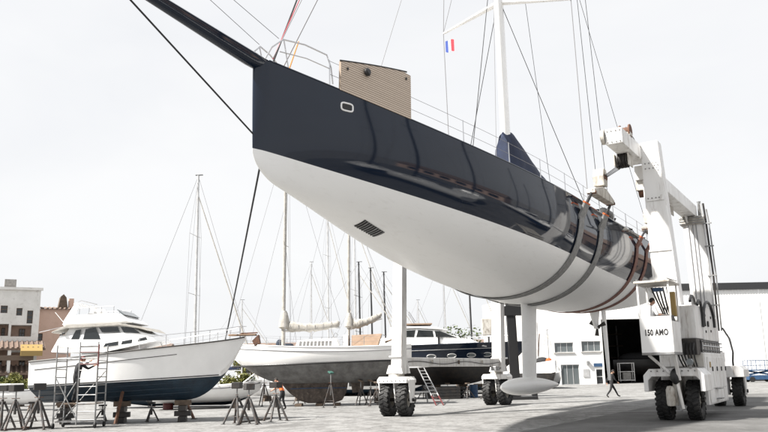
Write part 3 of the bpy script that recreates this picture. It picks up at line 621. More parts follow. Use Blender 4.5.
# rear bogie on the machinery side
P('bogie_box', MB().prism([(5.0, 1.3), (5.0, 1.62), (5.15, 1.8), (6.45, 1.8), (6.62, 1.62), (6.62, 1.3)], LL-1.0, LL+.75, 'y'), 'paint_white')
P('fork_plate', MB().prism([(LL-.35, 1.7), (LL+.3, 1.7), (LL+.2, .5), (LL-.1, .5)], 6.46, 6.54, 'x'), 'paint_white'); P('fork_plate', MB().prism([(LL-.3, 1.4), (LL+.3, 1.4), (LL+.16, .5), (LL-.16, .5)], 5.72, 5.84, 'x'), 'paint_white')
P('axle', MB().tube((5.1, LL, .668), (6.6, LL, .668), .08, n=12), 'black_steel', bevel=0, smooth=40)
P('side_beam', MB().b2(5.2, 5.8, 5.105, LL-.32, 1.98, 2.42), 'paint_white')
P('hose', MB().path([(6.2, LL-.9, 1.76), (6.22, LL-1.05, 2.0), (6.3, LL-1.3, 2.4), (6.2, LL-1.2, 3.0), (5.9, LL-.8, 3.5)], .04, 6), 'black', bevel=0, smooth=40)
# cab: open cage with the numbered front panel
cab = bpy.data.objects.new('cab', None); col.objects.link(cab); cab.parent = lift
pn = P('front_panel', MB().b2(4.98, 6.02, -1.9, -1.86, 2.27, 3.46), 'paint_white', cab, .008)
P('side_panel', MB().b2(5.98, 6.02, -1.855, -.55, 2.27, 3.3), 'paint_white', cab, .008); P('side_panel', MB().b2(4.98, 5.02, -1.855, -.55, 2.27, 3.1), 'paint_white', cab, .008)
P('cab_floor', MB().b2(4.98, 6.02, -1.9, -.5, 2.2, 2.265), 'galv', cab, 0)
P('cab_roof', MB().b2(4.9, 6.08, -1.98, -.3, 4.58, 4.66), 'dirty_white', cab, .02)
for t in (5.0, 6.0):
    for s in (-1.87, -.55): P('cab_post', MB().b2(t-.03, t+.03, s-.03, s+.03, 3.1 if s > -1 else 3.461, 4.58), 'paint_white', cab, .008)
    P('roof_rail', MB().tube((t, -1.95, 4.7), (t, -.35, 4.74), .02, n=6), 'galv', cab, 0, 40)
P('cab_rail', MB().b2(5.03, 5.97, -.57, -.53, 3.5, 3.55), 'paint_white', cab, 0)
P('seat', MB().b2(5.15, 5.6, -1.15, -.75, 3.0, 3.1), 'black', cab, .03); P('seat_back', MB().b2(5.15, 5.6, -.82, -.74, 3.1, 3.62), 'black', cab, .03)
P('control_desk', MB().b2(5.66, 5.95, -1.75, -1.0, 3.25, 3.52), 'black_steel', cab, .02)
for k in range(3): P('lever', MB().path([(5.72+.09*k, -1.4, 3.52), (5.72+.09*k, -1.42, 3.72), (5.72+.09*k, -1.42, 3.77)], [.012, .012, .026], 6), 'black', cab, 0, 40)
P('oil_can', MB().b2(5.72, 5.98, -.75, -.62, 3.5, 4.35), 'yellow', cab, .03)
P('sun_visor', MB().b2(5.3, 5.6, -1.0, -.7, 4.38, 4.5), 'blue_paint', cab, .01)
# lettering on the panel
fc = bpy.data.curves.new('lettering', 'FONT'); fc.body = '150 AMO'; fc.size = .30; fc.extrude = .003; fc.offset = .012; fc.align_x = 'CENTER'; fc.align_y = 'CENTER'; fc.space_character = 1.08
fo_ = bpy.data.objects.new('lettering_tmp', fc); col.objects.link(fo_)
dg = bpy.context.evaluated_depsgraph_get(); me = bpy.data.meshes.new_from_object(fo_.evaluated_get(dg)); bpy.data.objects.remove(fo_)
me.materials.clear(); me.materials.append(M['black']); lo_ = bpy.data.objects.new('lettering', me); col.objects.link(lo_); lo_.parent = pn
lo_.location = (5.5, -1.905, 2.92); lo_.rotation_euler = (R(90), 0, 0); lo_.scale = (.60, .92, 1)
# cab supports and the steering ram
P('support_strut', MB().beam((5.1, -1.5, 2.2), (5.72, -1.0, 1.5), .09, .09), 'paint_white'); P('support_strut', MB().beam((5.85, -1.75, 3.4), (5.95, -1.15, 1.35), .12, .07), 'paint_white')
P('hose_bundle', MB().ell((5.82, -1.12, 1.48), (.17, .14, .27), 12, 8), 'black', bevel=0, smooth=60)
P('fluid_bottle', MB().lathe([(.001, .5), (.13, .52), (.15, .6), (.15, 1.05), (.1, 1.16), (.001, 1.18)], 'z', 14, (5.62, -1.12, 0)), 'dirty_white', bevel=0, smooth=40)
P('steering_ram', MB().path([(5.98, -1.08, .42), (5.9, -1.1, 1.0), (5.86, -1.1, 1.4)], [.05, .06, .06], 8), 'paint_white', bevel=0, smooth=40); P('steering_ram', MB().beam((5.9, -1.02, .35), (5.84, -1.0, 1.3), .1, .05), 'galv')
# bolted joints, stiffeners, weld straps and service pipes
def bolt_mesh():
    m = MB(); m.lathe([(.001, 0), (.028, 0), (.028, .022), (.001, .026)], 'y', 6); return m.mesh('bolt', 'galv', 40)
BOLT = bolt_mesh()
def bolts(pts, rz=0.0):
    for q_ in pts:
        o = bpy.data.objects.new('bolt', BOLT); col.objects.link(o); o.parent = lift; o.location = q_; o.rotation_euler = (math.pi if rz == 0 else 0, 0, rz)
bolts([(t, .60-.003*z, z) for z in (9.35, 9.15, 8.0) for t in (5.1, 5.24, 5.38, 5.5)])
bolts([(t, -2.105, z) for z in (9.64, 10.04) for t in (4.46, 4.6, 4.76, 4.9)])
bolts([(t, LL-.43, 8.88) for t in np.linspace(4.5, 5.44, 6)])
bolts([(-5.71+t, -.43, 1.46) for t in np.linspace(-.6, .6, 7)])
bolts([(t, -.925, 1.66) for t in np.linspace(5.0, 6.42, 8)])
P('splice_plate', MB().b2(5.02, 5.66, .585, .61, 7.9, 8.1), 'paint_white', bevel=.006); P('splice_plate', MB().b2(4.96, 5.74, .575, .60, 6.0, 6.06), 'paint_white', bevel=0)
P('stiffener', MB().prism([(1.28, 8.9), (2.0, 8.9), (1.28, 8.2)], 4.8, 4.86, 'x'), 'paint_white', bevel=0); P('stiffener', MB().prism([(LL-.31, 8.5), (LL-.95, 8.92), (LL-.31, 8.92)], 4.75, 4.81, 'x'), 'paint_white', bevel=0)
for k in range(5): P('hose', MB().path([(5.15+.13*k, -.45, 4.55), (5.2+.12*k, -.1, 4.2-.1*k), (5.35+.1*k, .3, 3.6-.12*k), (5.5+.1*k, .45, 2.8)], .03, 6), 'black' if k % 2 else 'black_steel', bevel=0, smooth=40)
P('lamp', MB().lathe([(.001, 0), (.1, 0), (.12, .1), (.001, .14)], 'y', 14, (6.3, -1.06, 1.95)), 'glass_grey', bevel=0, smooth=40); P('lamp_bracket', MB().b2(6.26, 6.34, -.98, -.9, 1.74, 1.95), 'galv', bevel=0)
P('fire_extinguisher', MB().lathe([(.001, 0), (.08, .01), (.08, .4), (.03, .48), (.001, .5)], 'z', 12, (5.1, -.42, 2.75)), 'red_paint', bevel=0, smooth=40)
P('warning_plate', MB().b2(6.552, 6.556, 1.25, 1.55, 1.75, 1.95), 'yellow', bevel=0)
P('step', MB().b2(6.555, 6.72, 2.1, 2.7, .62, .66), 'galv', bevel=0); P('step', MB().b2(6.555, 6.72, 2.1, 2.7, .98, 1.01), 'galv', bevel=0)

# ------------------------------------------------------------------ slings under the hull
def sling(name, label, s0, m_top, m_pad, hook_z, hook_t, w=.34, ds=0.0):
    t = thing(name, label, 'sling', ORG, -TH, None)
    def pt(q, sg, off):
        a, c = yd(s0), yk(s0); x = ysec(s0, q); z = a-q*(a-c); e = 1e-3
        dx = ysec(s0, min(1, q+e))-ysec(s0, max(0, q-e)); dz = -2*e*(a-c); n = Vector((-dz, 0, dx)).normalized()
        if n.x < 0: n = -n
        return Vector((sg*(x+n.x*off), s0, z+n.z*off))
    def strip(pts, wd, m, nm, thick=.03):
        mb = MB(); rows = []; k = len(pts)
        for i, p in enumerate(pts):
            d = (pts[min(i+1, k-1)]-pts[max(i-1, 0)]).normalized(); sd = Vector((0, 1, 0)); n = d.cross(sd).normalized()
            rows.append([p-sd*wd/2-n*thick/2, p+sd*wd/2-n*thick/2, p+sd*wd/2+n*thick/2, p-sd*wd/2+n*thick/2])
        mb.grid([[tuple(x) for x in r] for r in rows], closed=True); mb.f += [(0, 1, 2, 3), tuple(len(mb.v)-4+i for i in range(4))]
        return mb.build(nm, m, t, 40)
    qs = [1-(1-i/26)**1.0*0 - (1-i/26)*.86 for i in range(27)]
    qs = [.14+.86*math.sin(math.pi/2*i/26) for i in range(27)]
    under = [pt(q, 1, .035) for q in qs]+[pt(q, -1, .035) for q in qs[::-1]][1:]
    strip(under, w*1.5, m_pad, 'belt')
    for sg in (1, -1):
        top = Vector((sg*hook_t, s0+ds, hook_z)); q0 = pt(.14, sg, .035)
        mid = q0.lerp(top, .45)
        strip([q0+(q0-top).normalized()*.35+Vector((sg*.05, 0, 0)), q0+Vector((sg*.05, 0, 0)), mid], w*1.7, m_pad, 'chafe_pad', .07)
        strip([mid, mid.lerp(top, .12)], w*1.8, 'orange', 'marker_band', .085)
        strip([mid.lerp(top, .02), top], w*.55, m_top, 'strop', .05)
        MB().lathe([(.001, -.16), (.06, -.16), (.06, .16), (.001, .16)], 'x', 10, top).build('shackle_pin', 'rust', t, 40)
    return t
sling('lifting_sling', 'foremost grey lifting sling under the navy hull, below the front hook', -1.66, 'sling_dark', 'sling_grey', 8.02, 3.64)
sling('lifting_sling', 'second grey lifting sling from the bow, under the mast of the lifted yacht', .78, 'sling_dark', 'sling_grey', 8.02, 3.64)
sling('lifting_sling', 'third lifting sling from the bow, rusty red, under the after hull', 6.35, 'sling_dark', 'sling_red', 7.85, 3.66, .25)
sling('lifting_sling', 'aftmost rusty red lifting sling under the stern of the lifted yacht', 8.25, 'sling_dark', 'sling_red', 7.85, 3.66, .25)

# ------------------------------------------------------------------ buildings
def facade(w, h, holes, y0=0.0, depth=.25):            # a wall in the xz plane facing -y, with openings and their reveals
    m = MB(); xs = sorted({0, w} | {a for r in holes for a in (r[0], r[1])}); zs = sorted({0, h} | {a for r in holes for a in (r[2], r[3])})
    for i in range(len(xs)-1):
        for j in range(len(zs)-1):
            cx, cz = (xs[i]+xs[i+1])/2, (zs[j]+zs[j+1])/2
            if any(a < cx < b and c < cz < d for a, b, c, d in holes): continue
            m.add([(xs[i], y0, zs[j]), (xs[i+1], y0, zs[j]), (xs[i+1], y0, zs[j+1]), (xs[i], y0, zs[j+1])], [(0, 1, 2, 3)])
    for a, b, c, d in holes:
        y1 = y0+depth
        for q in ([(a, c), (a, d)], [(a, d), (b, d)], [(b, d), (b, c)], [(b, c), (a, c)]):
            if q[0][1] == 0 and q[1][1] == 0: continue
            (x0, z0), (x1, z1) = q; m.add([(x0, y0, z0), (x1, y0, z1), (x1, y1, z1), (x0, y1, z0)], [(0, 1, 2, 3)])
    return m
# hangar: white ribbed cladding, dark fascia, one tall opening
HY = 95.0
hx0 = at(527, 380, HY).x; hz = at(720, 290, HY).z; hxe = 56.0
hangar = thing('hangar', 'long white ribbed hangar with a tall dark doorway behind the lift', 'building', (hx0, HY, 0))
def hx(px, py=370): return at(px, py, HY).x-hx0
def hzz(px, py): return at(px, py, HY).z
DR = (hx(604.5), hx(668), 0, hzz(630, 319))
W1 = (hx(554.5, 347), hx(573.5, 347), hzz(564, 352.5), hzz(564, 342.5)); W2 = (hx(581.5, 346), hx(601, 346), hzz(591, 351.5), hzz(591, 341))
GD = (hx(561), hx(579.5), 0.0, hzz(570, 364.5)); SD = (hx(596), hx(603.2), 0.0, hzz(600, 369))
holes = [W1, W2, GD, SD]
xd = hx(604.5)
lw = facade(xd, hz, holes, 0, .3); lw.build('wall', 'plaster', hangar)
# ribbed sheets right of the office block: each sheet a part
def ribbed(x0, x1, z0, z1, name='wall_sheet'):
    m = MB(); n = int((x1-x0)/.33); pr = []
    for i in range(n):
        a = x0+(x1-x0)*i/n; p = (x1-x0)/n; pr += [(a, 0), (a+p*.55, 0), (a+p*.65, -.022), (a+p*.9, -.022)]
    pr.append((x1, 0)); m.grid([[(x, y, z0) for x, y in pr], [(x, y, z1) for x, y in pr]]); return m.build(name, 'cladding', hangar)
ribbed(xd+.01, DR[1]-.01, DR[3], hz)
x = DR[1]
while x < hxe-hx0-1:
    ribbed(x+.015, x+5.985, 0, hz); x += 6.0
wend = x
MB().b2(DR[1]+.15, wend, -.10, -.035, 0, .28).build('plinth', 'fascia', hangar)
MB().b2(-.3, wend+.3, -.25, .12, hz+.01, hz+.85).build('fascia', 'fascia', hangar)
MB().add([(-.3, 0, hz+.86), (wend+.3, 0, hz+.86), (wend+.3, 40, hz+4), (-.3, 40, hz+4)], [(0, 1, 2, 3)]).build('roof', 'galv', hangar)
MB().add([(0, 0.01, 0), (0, 40, 0), (0, 40, hz+2), (0, 0.01, hz)], [(0, 1, 2, 3)]).build('side_wall', 'stucco_white', hangar)
MB().b2(DR[0]-.22, DR[0]-.02, -.12, .2, 0, DR[3]+.2).build('door_jamb', 'paint_white', hangar); MB().b2(DR[1]-.08, DR[1]+.12, -.12, -.07, 0, DR[3]+.2).build('door_jamb', 'paint_white', hangar)
MB().b2(DR[0]-.01, DR[1]-.1, -.12, -.07, DR[3]+.0, DR[3]+.22).build('door_header', 'paint_white', hangar)
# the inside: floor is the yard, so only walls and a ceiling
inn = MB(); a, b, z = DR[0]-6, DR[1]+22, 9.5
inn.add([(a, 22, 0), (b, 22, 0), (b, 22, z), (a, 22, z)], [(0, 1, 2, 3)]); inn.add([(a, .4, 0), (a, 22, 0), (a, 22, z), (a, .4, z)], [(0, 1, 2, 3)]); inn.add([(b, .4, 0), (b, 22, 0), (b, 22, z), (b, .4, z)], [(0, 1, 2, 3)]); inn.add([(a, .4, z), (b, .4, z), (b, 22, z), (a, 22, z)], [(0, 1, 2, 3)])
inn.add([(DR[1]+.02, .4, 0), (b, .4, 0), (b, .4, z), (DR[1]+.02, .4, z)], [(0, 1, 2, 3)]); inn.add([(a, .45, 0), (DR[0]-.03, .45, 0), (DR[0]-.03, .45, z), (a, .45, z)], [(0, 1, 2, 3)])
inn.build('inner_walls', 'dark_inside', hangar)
for k in range(5):
    xx = DR[0]+1.2+k*1.6; MB().b2(xx, xx+.18, 20, 20.3, 0, 8).build('rack_post', 'galv', hangar)
for k in range(4): MB().b2(DR[0]+.6, DR[0]+8.4, 19.6, 20.8, 1.6+1.7*k, 1.72+1.7*k).build('rack_shelf', 'wood', hangar)
def window(r, y, par, cols=2, rows=1, fm='alu', gm='glass_grey', name='window', fw=.07):
    x0, x1, z0, z1 = r; fr = MB()
    for x in np.linspace(x0+fw/2, x1-fw/2, cols+1): fr.b2(x-fw/2, x+fw/2, y-.04, y+.04, z0, z1)
    for z in np.linspace(z0+fw/2, z1-fw/2, rows+1): fr.b2(x0+fw+.001, x1-fw-.001, y-.034, y+.034, z-fw/2, z+fw/2)
    o = fr.build(name, fm, par)
    for i in range(cols):
        for j in range(rows):
            a, b = lerp(x0, x1, i/cols)+.02, lerp(x0, x1, (i+1)/cols)-.02; c, d = lerp(z0, z1, j/rows)+.02, lerp(z0, z1, (j+1)/rows)-.02
            MB().b2(a, b, y-.006, y+.006, c, d).build('pane', gm, o)
    return o
window(W1, .2, hangar, 3); window(W2, .2, hangar, 3); window(GD, .2, hangar, 3, 1, name='glass_door'); window(SD, .2, hangar, 1, 2, name='door', gm='glass_dark')
for r in (W1, W2): MB().b2(r[0]-.1, r[1]+.1, -.12, .02, r[2]-.14, r[2]-.01).build('window_sill', 'concrete_block', hangar)
MB().b2(hx(594), hx(603.5), -.1, -.03, hzz(600, 366.6), hzz(600, 363.2)).build('door_sign', 'blue_paint', hangar)
MB().b2(hx(583), hx(589), -.08, -.01, hzz(586, 377), hzz(586, 369)).build('notice_board', 'alu', hangar); MB().b2(hx(587), hx(589.5), -.35, -.01, hzz(588, 364.5), hzz(588, 361)).build('wall_lamp', 'galv', hangar)
MB().tube((.6, -.08, 0), (.6, -.08, hz), .07).build('downpipe', 'alu', hangar, 40)
# a boat trolley and a white cage trolley in the doorway
tr = thing('cage_trolley', 'white wire cage trolley standing in the hangar doorway', 'trolley', (at(628, 380, 99).x, 99.5, 0))
for x in (-.9, .9):
    for y in (-.4, .4): MB().tube((x, y, .25), (x, y, 2.5), .06).build('corner_post', 'paint_white', tr, 40); MB().lathe([(.001, -.06), (.13, -.06), (.13, .06), (.001, .06)], 'x', 10, (x, y, .13)).build('castor', 'rubber', tr, 40)
for z in (.35, 1.4, 2.45):
    for y in (-.4, .4): MB().tube((-.9, y, z), (.9, y, z), .05).build('rail', 'paint_white', tr, 40)
MB().b2(-.9, .9, -.4, .4, .28, .34).build('base', 'paint_white', tr); MB().b2(-.5, .5, -.3, .3, .35, 1.3).build('crate', 'concrete_block', tr)
c0 = at(648, 380, 101); wk = thing('covered_boat', 'dark covered motorboat stored inside the hangar doorway', 'boat', (c0.x, 102, 0), R(80))
hull(wk, list(np.linspace(-4, 4, 16)), lambda s: 2.9+.25*max(0, -s/4), lambda s: 2.0, lambda s: 1.0+1.2*max(0, (-s-2)/2)**2, lambda s, q: max(.02, 1.5*(1-max(0, (-s-0)/4)**2.2))*max(0, 1-q**2.2)**.6, 'black', 'black_steel', 'black')
MB().ell((0, .6, 3.1), (1.1, 2.6, .75), 14, 8).build('cover', 'cloth_black', wk, 50)
for s in (-1.8, 1.8): MB().prism([(-1.0, 0), (1.0, 0), (.5, 1.3), (-.5, 1.3)], s-.1, s+.1, 'y').build('cradle', 'black_steel', wk)

# blue platform lift by the hangar wall
sp0 = gp(764, 381); sc = thing('scissor_lift', 'blue scissor platform lift parked along the hangar wall', 'platform lift', (42.4, 90, 0))
MB().b2(-1.5, 1.5, -.6, .6, .25, .75).build('chassis', 'blue_paint', sc, bevel=.03)
for x in (-1.1, 1.1):
    for y in (-.6, .6): MB().lathe([(.001, -.1), (.3, -.1), (.3, .1), (.001, .1)], 'y', 14, (x, y, .3)).build('wheel', 'rubber', sc, 40)
for y in (-.45, .45):
    for a, b in (((-1.3, y, .8), (1.3, y, 1.25)), ((1.3, y, .8), (-1.3, y, 1.25))): MB().beam(a, b, .07, .12).build('scissor_arm', 'blue_paint', sc)
MB().b2(-1.5, 1.5, -.6, .6, 1.26, 1.38).build('platform', 'blue_paint', sc)
for x in (-1.45, -.5, .5, 1.45):
    for y in (-.57, .57): MB().tube((x, y, 1.38), (x, y, 2.4), .03).build('guard_post', 'blue_paint', sc, 40)
for z in (1.85, 2.4):
    for y in (-.57, .57): MB().tube((-1.47, y, z), (1.47, y, z), .03).build('guard_rail', 'blue_paint', sc, 40)

# white house at the left
BY = 84.0
HA = R(27); HU = Vector((math.cos(HA), math.sin(HA), 0))
def on_wall(px, py, C):            # pixel -> (distance along a wall that recedes to the right through C, height)
    d = ray(px, py); k = (C.x*HU.y-C.y*HU.x)/(d.x*HU.y-d.y*HU.x); return (d.x*k-C.x)*HU.x+(d.y*k-C.y)*HU.y, CAMH+d.z*k
C1 = at(38.5, 330, BY); C1.z = 0
h_off = -on_wall(-45, 330, C1)[0]
house = thing('house', 'white three-storey house with small dark windows and a tiled balcony roof', 'house', C1-HU*h_off, HA)
def ux(px, py=330): return on_wall(px, py, C1)[0]+h_off
def uz(py, px=20): return on_wall(px, py, C1)[1]
hw = h_off; hh = uz(290, 15)
Hl = [(ux(-1), ux(6), uz(313, 3), uz(305.5, 3)), (ux(15), ux(21), uz(315.5, 18), uz(308, 18)), (ux(26), ux(32), uz(323.5, 29), uz(310.5, 29)),
      (ux(-3), ux(8.5), uz(336), uz(324)), (ux(11), ux(31.5), uz(336.5), uz(325)), (ux(-6), ux(9), uz(384), uz(349)), (ux(13), ux(34), uz(384), uz(352))]
wlm = facade(hw, hh, Hl, 0, .35); wlm.build('wall', 'stucco_white', house)
MB().add([(hw, 0, 0), (hw, 12, 0), (hw, 12, hh), (hw, 0, hh)], [(0, 1, 2, 3)]).build('side_wall', 'stucco_white', house)
MB().add([(0, 0, hh), (hw, 0, hh), (hw, 12, hh), (0, 12, hh)], [(0, 1, 2, 3)]).build('roof', 'roof_tile', house)
MB().b2(-.2, hw+.2, -.2, .12, hh+.01, hh+.3).build('parapet', 'stucco_white', house)
MB().b2(ux(1), ux(13), .5, 2.6, hh+.3, hh+1.2).build('chimney', 'concrete_block', house)
for i, r in enumerate(Hl):
    if i < 2:
        o = window(r, .28, house, 1, 2, 'shutter', 'glass_dark'); n = 10; xa, xb = r[0], r[1]
    elif i == 2: window(r, .28, house, 1, 3, 'shutter', 'glass_dark')
    else:      # deep loggias with dark rooms and doors behind
        MB().add([(r[0], 2.0, r[2]), (r[1], 2.0, r[2]), (r[1], 2.0, r[3]), (r[0], 2.0, r[3])], [(0, 1, 2, 3)]).build('loggia_wall', 'stucco_salmon', house)
        MB().add([(r[0], .35, r[2]), (r[0], 2, r[2]), (r[0], 2, r[3]), (r[0], .35, r[3])], [(0, 1, 2, 3)]).build('loggia_wall', 'stucco_white', house); MB().add([(r[1], .35, r[2]), (r[1], 2, r[2]), (r[1], 2, r[3]), (r[1], .35, r[3])], [(0, 1, 2, 3)]).build('loggia_wall', 'stucco_white', house)
        MB().add([(r[0], .35, r[3]), (r[1], .35, r[3]), (r[1], 2, r[3]), (r[0], 2, r[3])], [(0, 1, 2, 3)]).build('loggia_ceiling', 'stucco_white', house)
        MB().add([(r[0], .35, r[2]+.004), (r[1], .35, r[2]+.004), (r[1], 2, r[2]+.004), (r[0], 2, r[2]+.004)], [(0, 1, 2, 3)]).build('loggia_floor', 'concrete_block', house)
        wd = r[1]-r[0]; window((r[0]+wd*.42, r[0]+wd*.72, r[2]+.02, r[3]-.25*(r[3]-r[2])), 1.95, house, 2, 2, 'shutter', 'glass_dark', name='balcony_door')
for z0, xa, xb in ((uz(344), ux(-30), ux(45)), (uz(368), ux(-30), ux(36))):
    rf = MB(); rf.prism([(-3.0, z0-.75), (-3.0, z0-.55), (.0, z0+.25), (.0, z0)], xa, xb, 'x'); ro = rf.build('canopy_roof', 'roof_tile', house)
    n = int((xb-xa)/.45)
    for k in range(n):
        x = xa+(xb-xa)*(k+.5)/n; MB().path([(x, -3.05, z0-.52), (x, -.02, z0+.28)], .11, 8).build('roof_tile', 'roof_tile', ro, 40)
for px in (-12, 10.5, 33): MB().b2(ux(px)-.15, ux(px)+.15, -2.9, -2.6, 0, uz(344)-.6).build('canopy_post', 'stucco_white', house)
MB().b2(ux(-30), ux(34), -2.95, -2.9, uz(361), uz(356)).build('balcony_front', 'shutter', house)
aw = MB(); aw.prism([(-2.2, uz(356)), (-3.6, uz(357)), (-3.6, uz(352)), (-2.6, uz(345.5)), (-2.2, uz(345.5))], ux(21), ux(42), 'x'); tag(aw.build('awning', 'yellow', None), 'yellow cloth awning under the tiled balcony roof of the white house', 'awning'); ao = bpy.data.objects['awning']; ao.location = house.location; ao.rotation_euler = (0, 0, HA)
# salmon house behind it
SY = 93.0; C2 = at(72, 330, SY); C2.z = 0; s_off = -on_wall(30, 330, C2)[0]; s2 = thing('house', 'salmon pink house standing behind the white house', 'house', C2-HU*s_off, HA)
def vx(px): return on_wall(px, 330, C2)[0]+s_off
def vz(py): return on_wall(55, py, C2)[1]
sw = vx(72); sh = vz(309)
Hs = [(vx(35.5), vx(43), vz(341), vz(333.5)), (vx(60), vx(63.5), vz(339), vz(333))]
facade(sw, sh, Hs, 0, .35).build('wall', 'stucco_salmon', s2)
for r in Hs: window(r, .28, s2, 1, 2, 'shutter', 'glass_dark')
MB().add([(-.3, -.3, sh), (sw+.3, -.3, sh), (sw+.3, 9, sh+.9), (-.3, 9, sh+.9)], [(0, 1, 2, 3)]).build('roof', 'roof_tile', s2)
rt = s2
for k in range(int(sw/.5)): MB().path([(.25+.5*k, -.35, sh+.02), (.25+.5*k, 6, sh+.66)], .12, 8).build('roof_tile', 'roof_tile', rt, 40)
MB().prism([(vx(58), sh+.3), (vx(68), sh+.3), (vx(66), sh+1.6), (vx(63), sh+2.0), (vx(60), sh+1.7)], 2, 4, 'y').build('rooftop_stack', 'wood', s2); MB().b2(vx(69), vx(74), 2.2, 3.2, sh+.2, sh+1.5).build('chimney', 'stucco_salmon', s2)
# low far shoreline of roofs and warehouses between the boats
for k, (pa, pb, pt, yy, mm, lab) in enumerate(((236, 300, 349, 190, 'stucco_white', 'low pale quay building far behind the white ketch'), (96, 165, 352, 150, 'stucco_salmon', 'low pink harbour building far behind the white cruiser'), (440, 500, 345, 210, 'stucco_white', 'low white shed far behind the navy motor yacht'))):
    a, b = at(pa, 360, yy), at(pb, 360, yy); zt = at((pa+pb)/2, pt, yy).z; w = b.x-a.x
    t = thing('quay_building', lab, 'building', (a.x, yy, 0)); n = max(3, int(w/5)); hs_ = [(w*(i+.25)/n, w*(i+.7)/n, zt*.3, zt*.7) for i in range(n)]
    facade(w, zt, hs_, 0, .2).build('wall', mm, t)
    for r in hs_: window(r, .15, t, 1, 1, 'alu', 'glass_dark')
    MB().prism([(-.5, zt), (8, zt), (4, zt+1.6)], -.4, w+.4, 'x').build('roof', 'roof_tile', t)
    MB().b2(0, w, .3, 8, 0, zt-.02).build('body', mm, t)

# ------------------------------------------------------------------ boats ashore
def jack_stand(loc, h, label, rz=0.0, pad_m='wood', tilt=0.0, group='steel jack stands on the yard', wide=.42, box=False):
    t = thing('jack_stand', label, 'boat stand', loc, rz, group)
    hh_ = h*.62
    for k in range(3 if not box else 4):
        a = 2*math.pi*k/(3 if not box else 4)+.4; MB().tube((math.cos(a)*wide, math.sin(a)*wide, .02), (math.cos(a)*.06, math.sin(a)*.06, hh_), .042 if box else .032, n=8).build('leg', 'stand_steel', t, 40)
        MB().b2(math.cos(a)*wide-.07, math.cos(a)*wide+.07, math.sin(a)*wide-.07, math.sin(a)*wide+.07, 0, .018).build('foot', 'stand_steel', t)
    n = 3 if not box else 4
    MB().path([(math.cos(2*math.pi*k/n+.4)*wide*.72, math.sin(2*math.pi*k/n+.4)*wide*.72, hh_*.3) for k in range(n)], .016, 6, closed=True).build('brace', 'stand_steel', t, 40)
    MB().tube((0, 0, hh_*.55), (0, 0, hh_+.08), .05, n=10).build('sleeve', 'stand_steel', t, 40)
    MB().tube((0, 0, hh_), (0, 0, h-.09), .026, n=8).build('screw', 'galv', t, 40)
    MB().tube((-.16, 0, hh_+.12), (.16, 0, hh_+.12), .015, n=6).build('turn_handle', 'rust', t, 40)
    if box: MB().b2(-.21, .21, -.17, .17, h-.24, h).build('pad', pad_m, t, bevel=.02)
    else: MB().box((0, 0, h-.05), (.26, .26, .08), Matrix.Rotation(tilt, 3, 'X')).build('pad', pad_m, t, bevel=.015)
    return t
def prop(p0, p1, label, m='rust'):
    t = thing('timber_prop', label, 'prop', p0, 0, 'slanting props under the cruiser')
    d = Vector(p1)-Vector(p0); MB().beam((0, 0, 0), d, .09, .09).build('pole', m, t); MB().box(d+Vector((0, 0, .02)), (.22, .16, .06)).build('pad', 'wood', t); MB().box((0, 0, .015), (.22, .22, .03)).build('foot', 'stand_steel', t)
    return t
def rails(par, pts, h, m='steel', n=None, name='rail', r=.016):
    pts = [Vector(p) for p in pts]; o = MB().path([p+Vector((0, 0, h)) for p in pts], r, 6).build(name, m, par, 40)
    for p in pts: MB().tube(p, p+Vector((0, 0, h)), r, n=6).build('stanchion', m, par, 40)
    return o

# white flybridge cruiser, bow to the right
CY = 32.6; CS = CY/FPX
cc = at(137, 400, CY)
cr = thing('motor_cruiser', 'white flybridge motor cruiser with dark blue bottom propped ashore beside the scaffold', 'motorboat', (cc.x, CY, 0), R(90))
CL = 9.2; c_b, c_s = -4.43, 3.83
def cB(s):
    u = (s-c_b)/(c_s-c_b); return max(.02, 1.75*(1-(1-min(1, u/.62))**2.1)-.12*max(0, (u-.6)/.4))
def czd(s): u = (s-c_b)/(c_s-c_b); return lerp(3.42, 2.52, u**.72)
def czw(s): u = (s-c_b)/(c_s-c_b); return lerp(1.86, 1.50, u**.8)
def czk(s): u = (s-c_b)/(c_s-c_b); return .86+2.45*max(0, 1-u/.30)**2.2*(1 if u < .3 else 0)
def csec(s, q):
    a, c, w = czd(s), czk(s), czw(s); qw = min(.95, max(.05, (a-w)/max(.01, a-c))); B = cB(s); u = (s-c_b)/(c_s-c_b); fl = lerp(.52, .96, min(1, u/.6))
    if q <= qw: return B*lerp(1, fl, (q/qw)**.8)
    return B*fl*max(0, 1-((q-qw)/(1-qw)))**.85
hull(cr, [c_b+(c_s-c_b)*(i/40)**1.25 for i in range(41)], czd, czw, czk, csec, 'gel_white', 'antifoul_blue', 'gel_white', nt=8, nb=8, smooth=35)
for sg in (1, -1):
    MB().path([(sg*(cB(s)+.015), s, czd(s)-.03) for s in np.linspace(c_b+.05, c_s, 40)], .03, 6).build('rubbing_strake', 'black_steel', cr, 40)
    def hs_(s, z): a, c = czd(s), czk(s); return csec(s, (a-z)/(a-c))
    MB().path([(sg*(hs_(s, czd(s)-.36)+.006), s, czd(s)-.36) for s in np.linspace(-1.9, 3.6, 24)], .014, 5).build('stripe', 'black_steel', cr, 40)
    MB().path([(sg*(hs_(s, czw(s)+.05)+.006), s, czw(s)+.05) for s in np.linspace(c_b+1.0, c_s, 30)], .022, 5).build('boot_stripe', 'black', cr, 40)
    for k, zz in enumerate((1.62, 1.36, 1.15)): MB().path([(sg*(hs_(s, czw(s)-.16-.2*k)+.004), s, czw(s)-.16-.2*k) for s in np.linspace(c_b+1.6+.2*k, c_s, 24)], .018, 5).build('spray_rail', 'antifoul_blue', cr, 40)
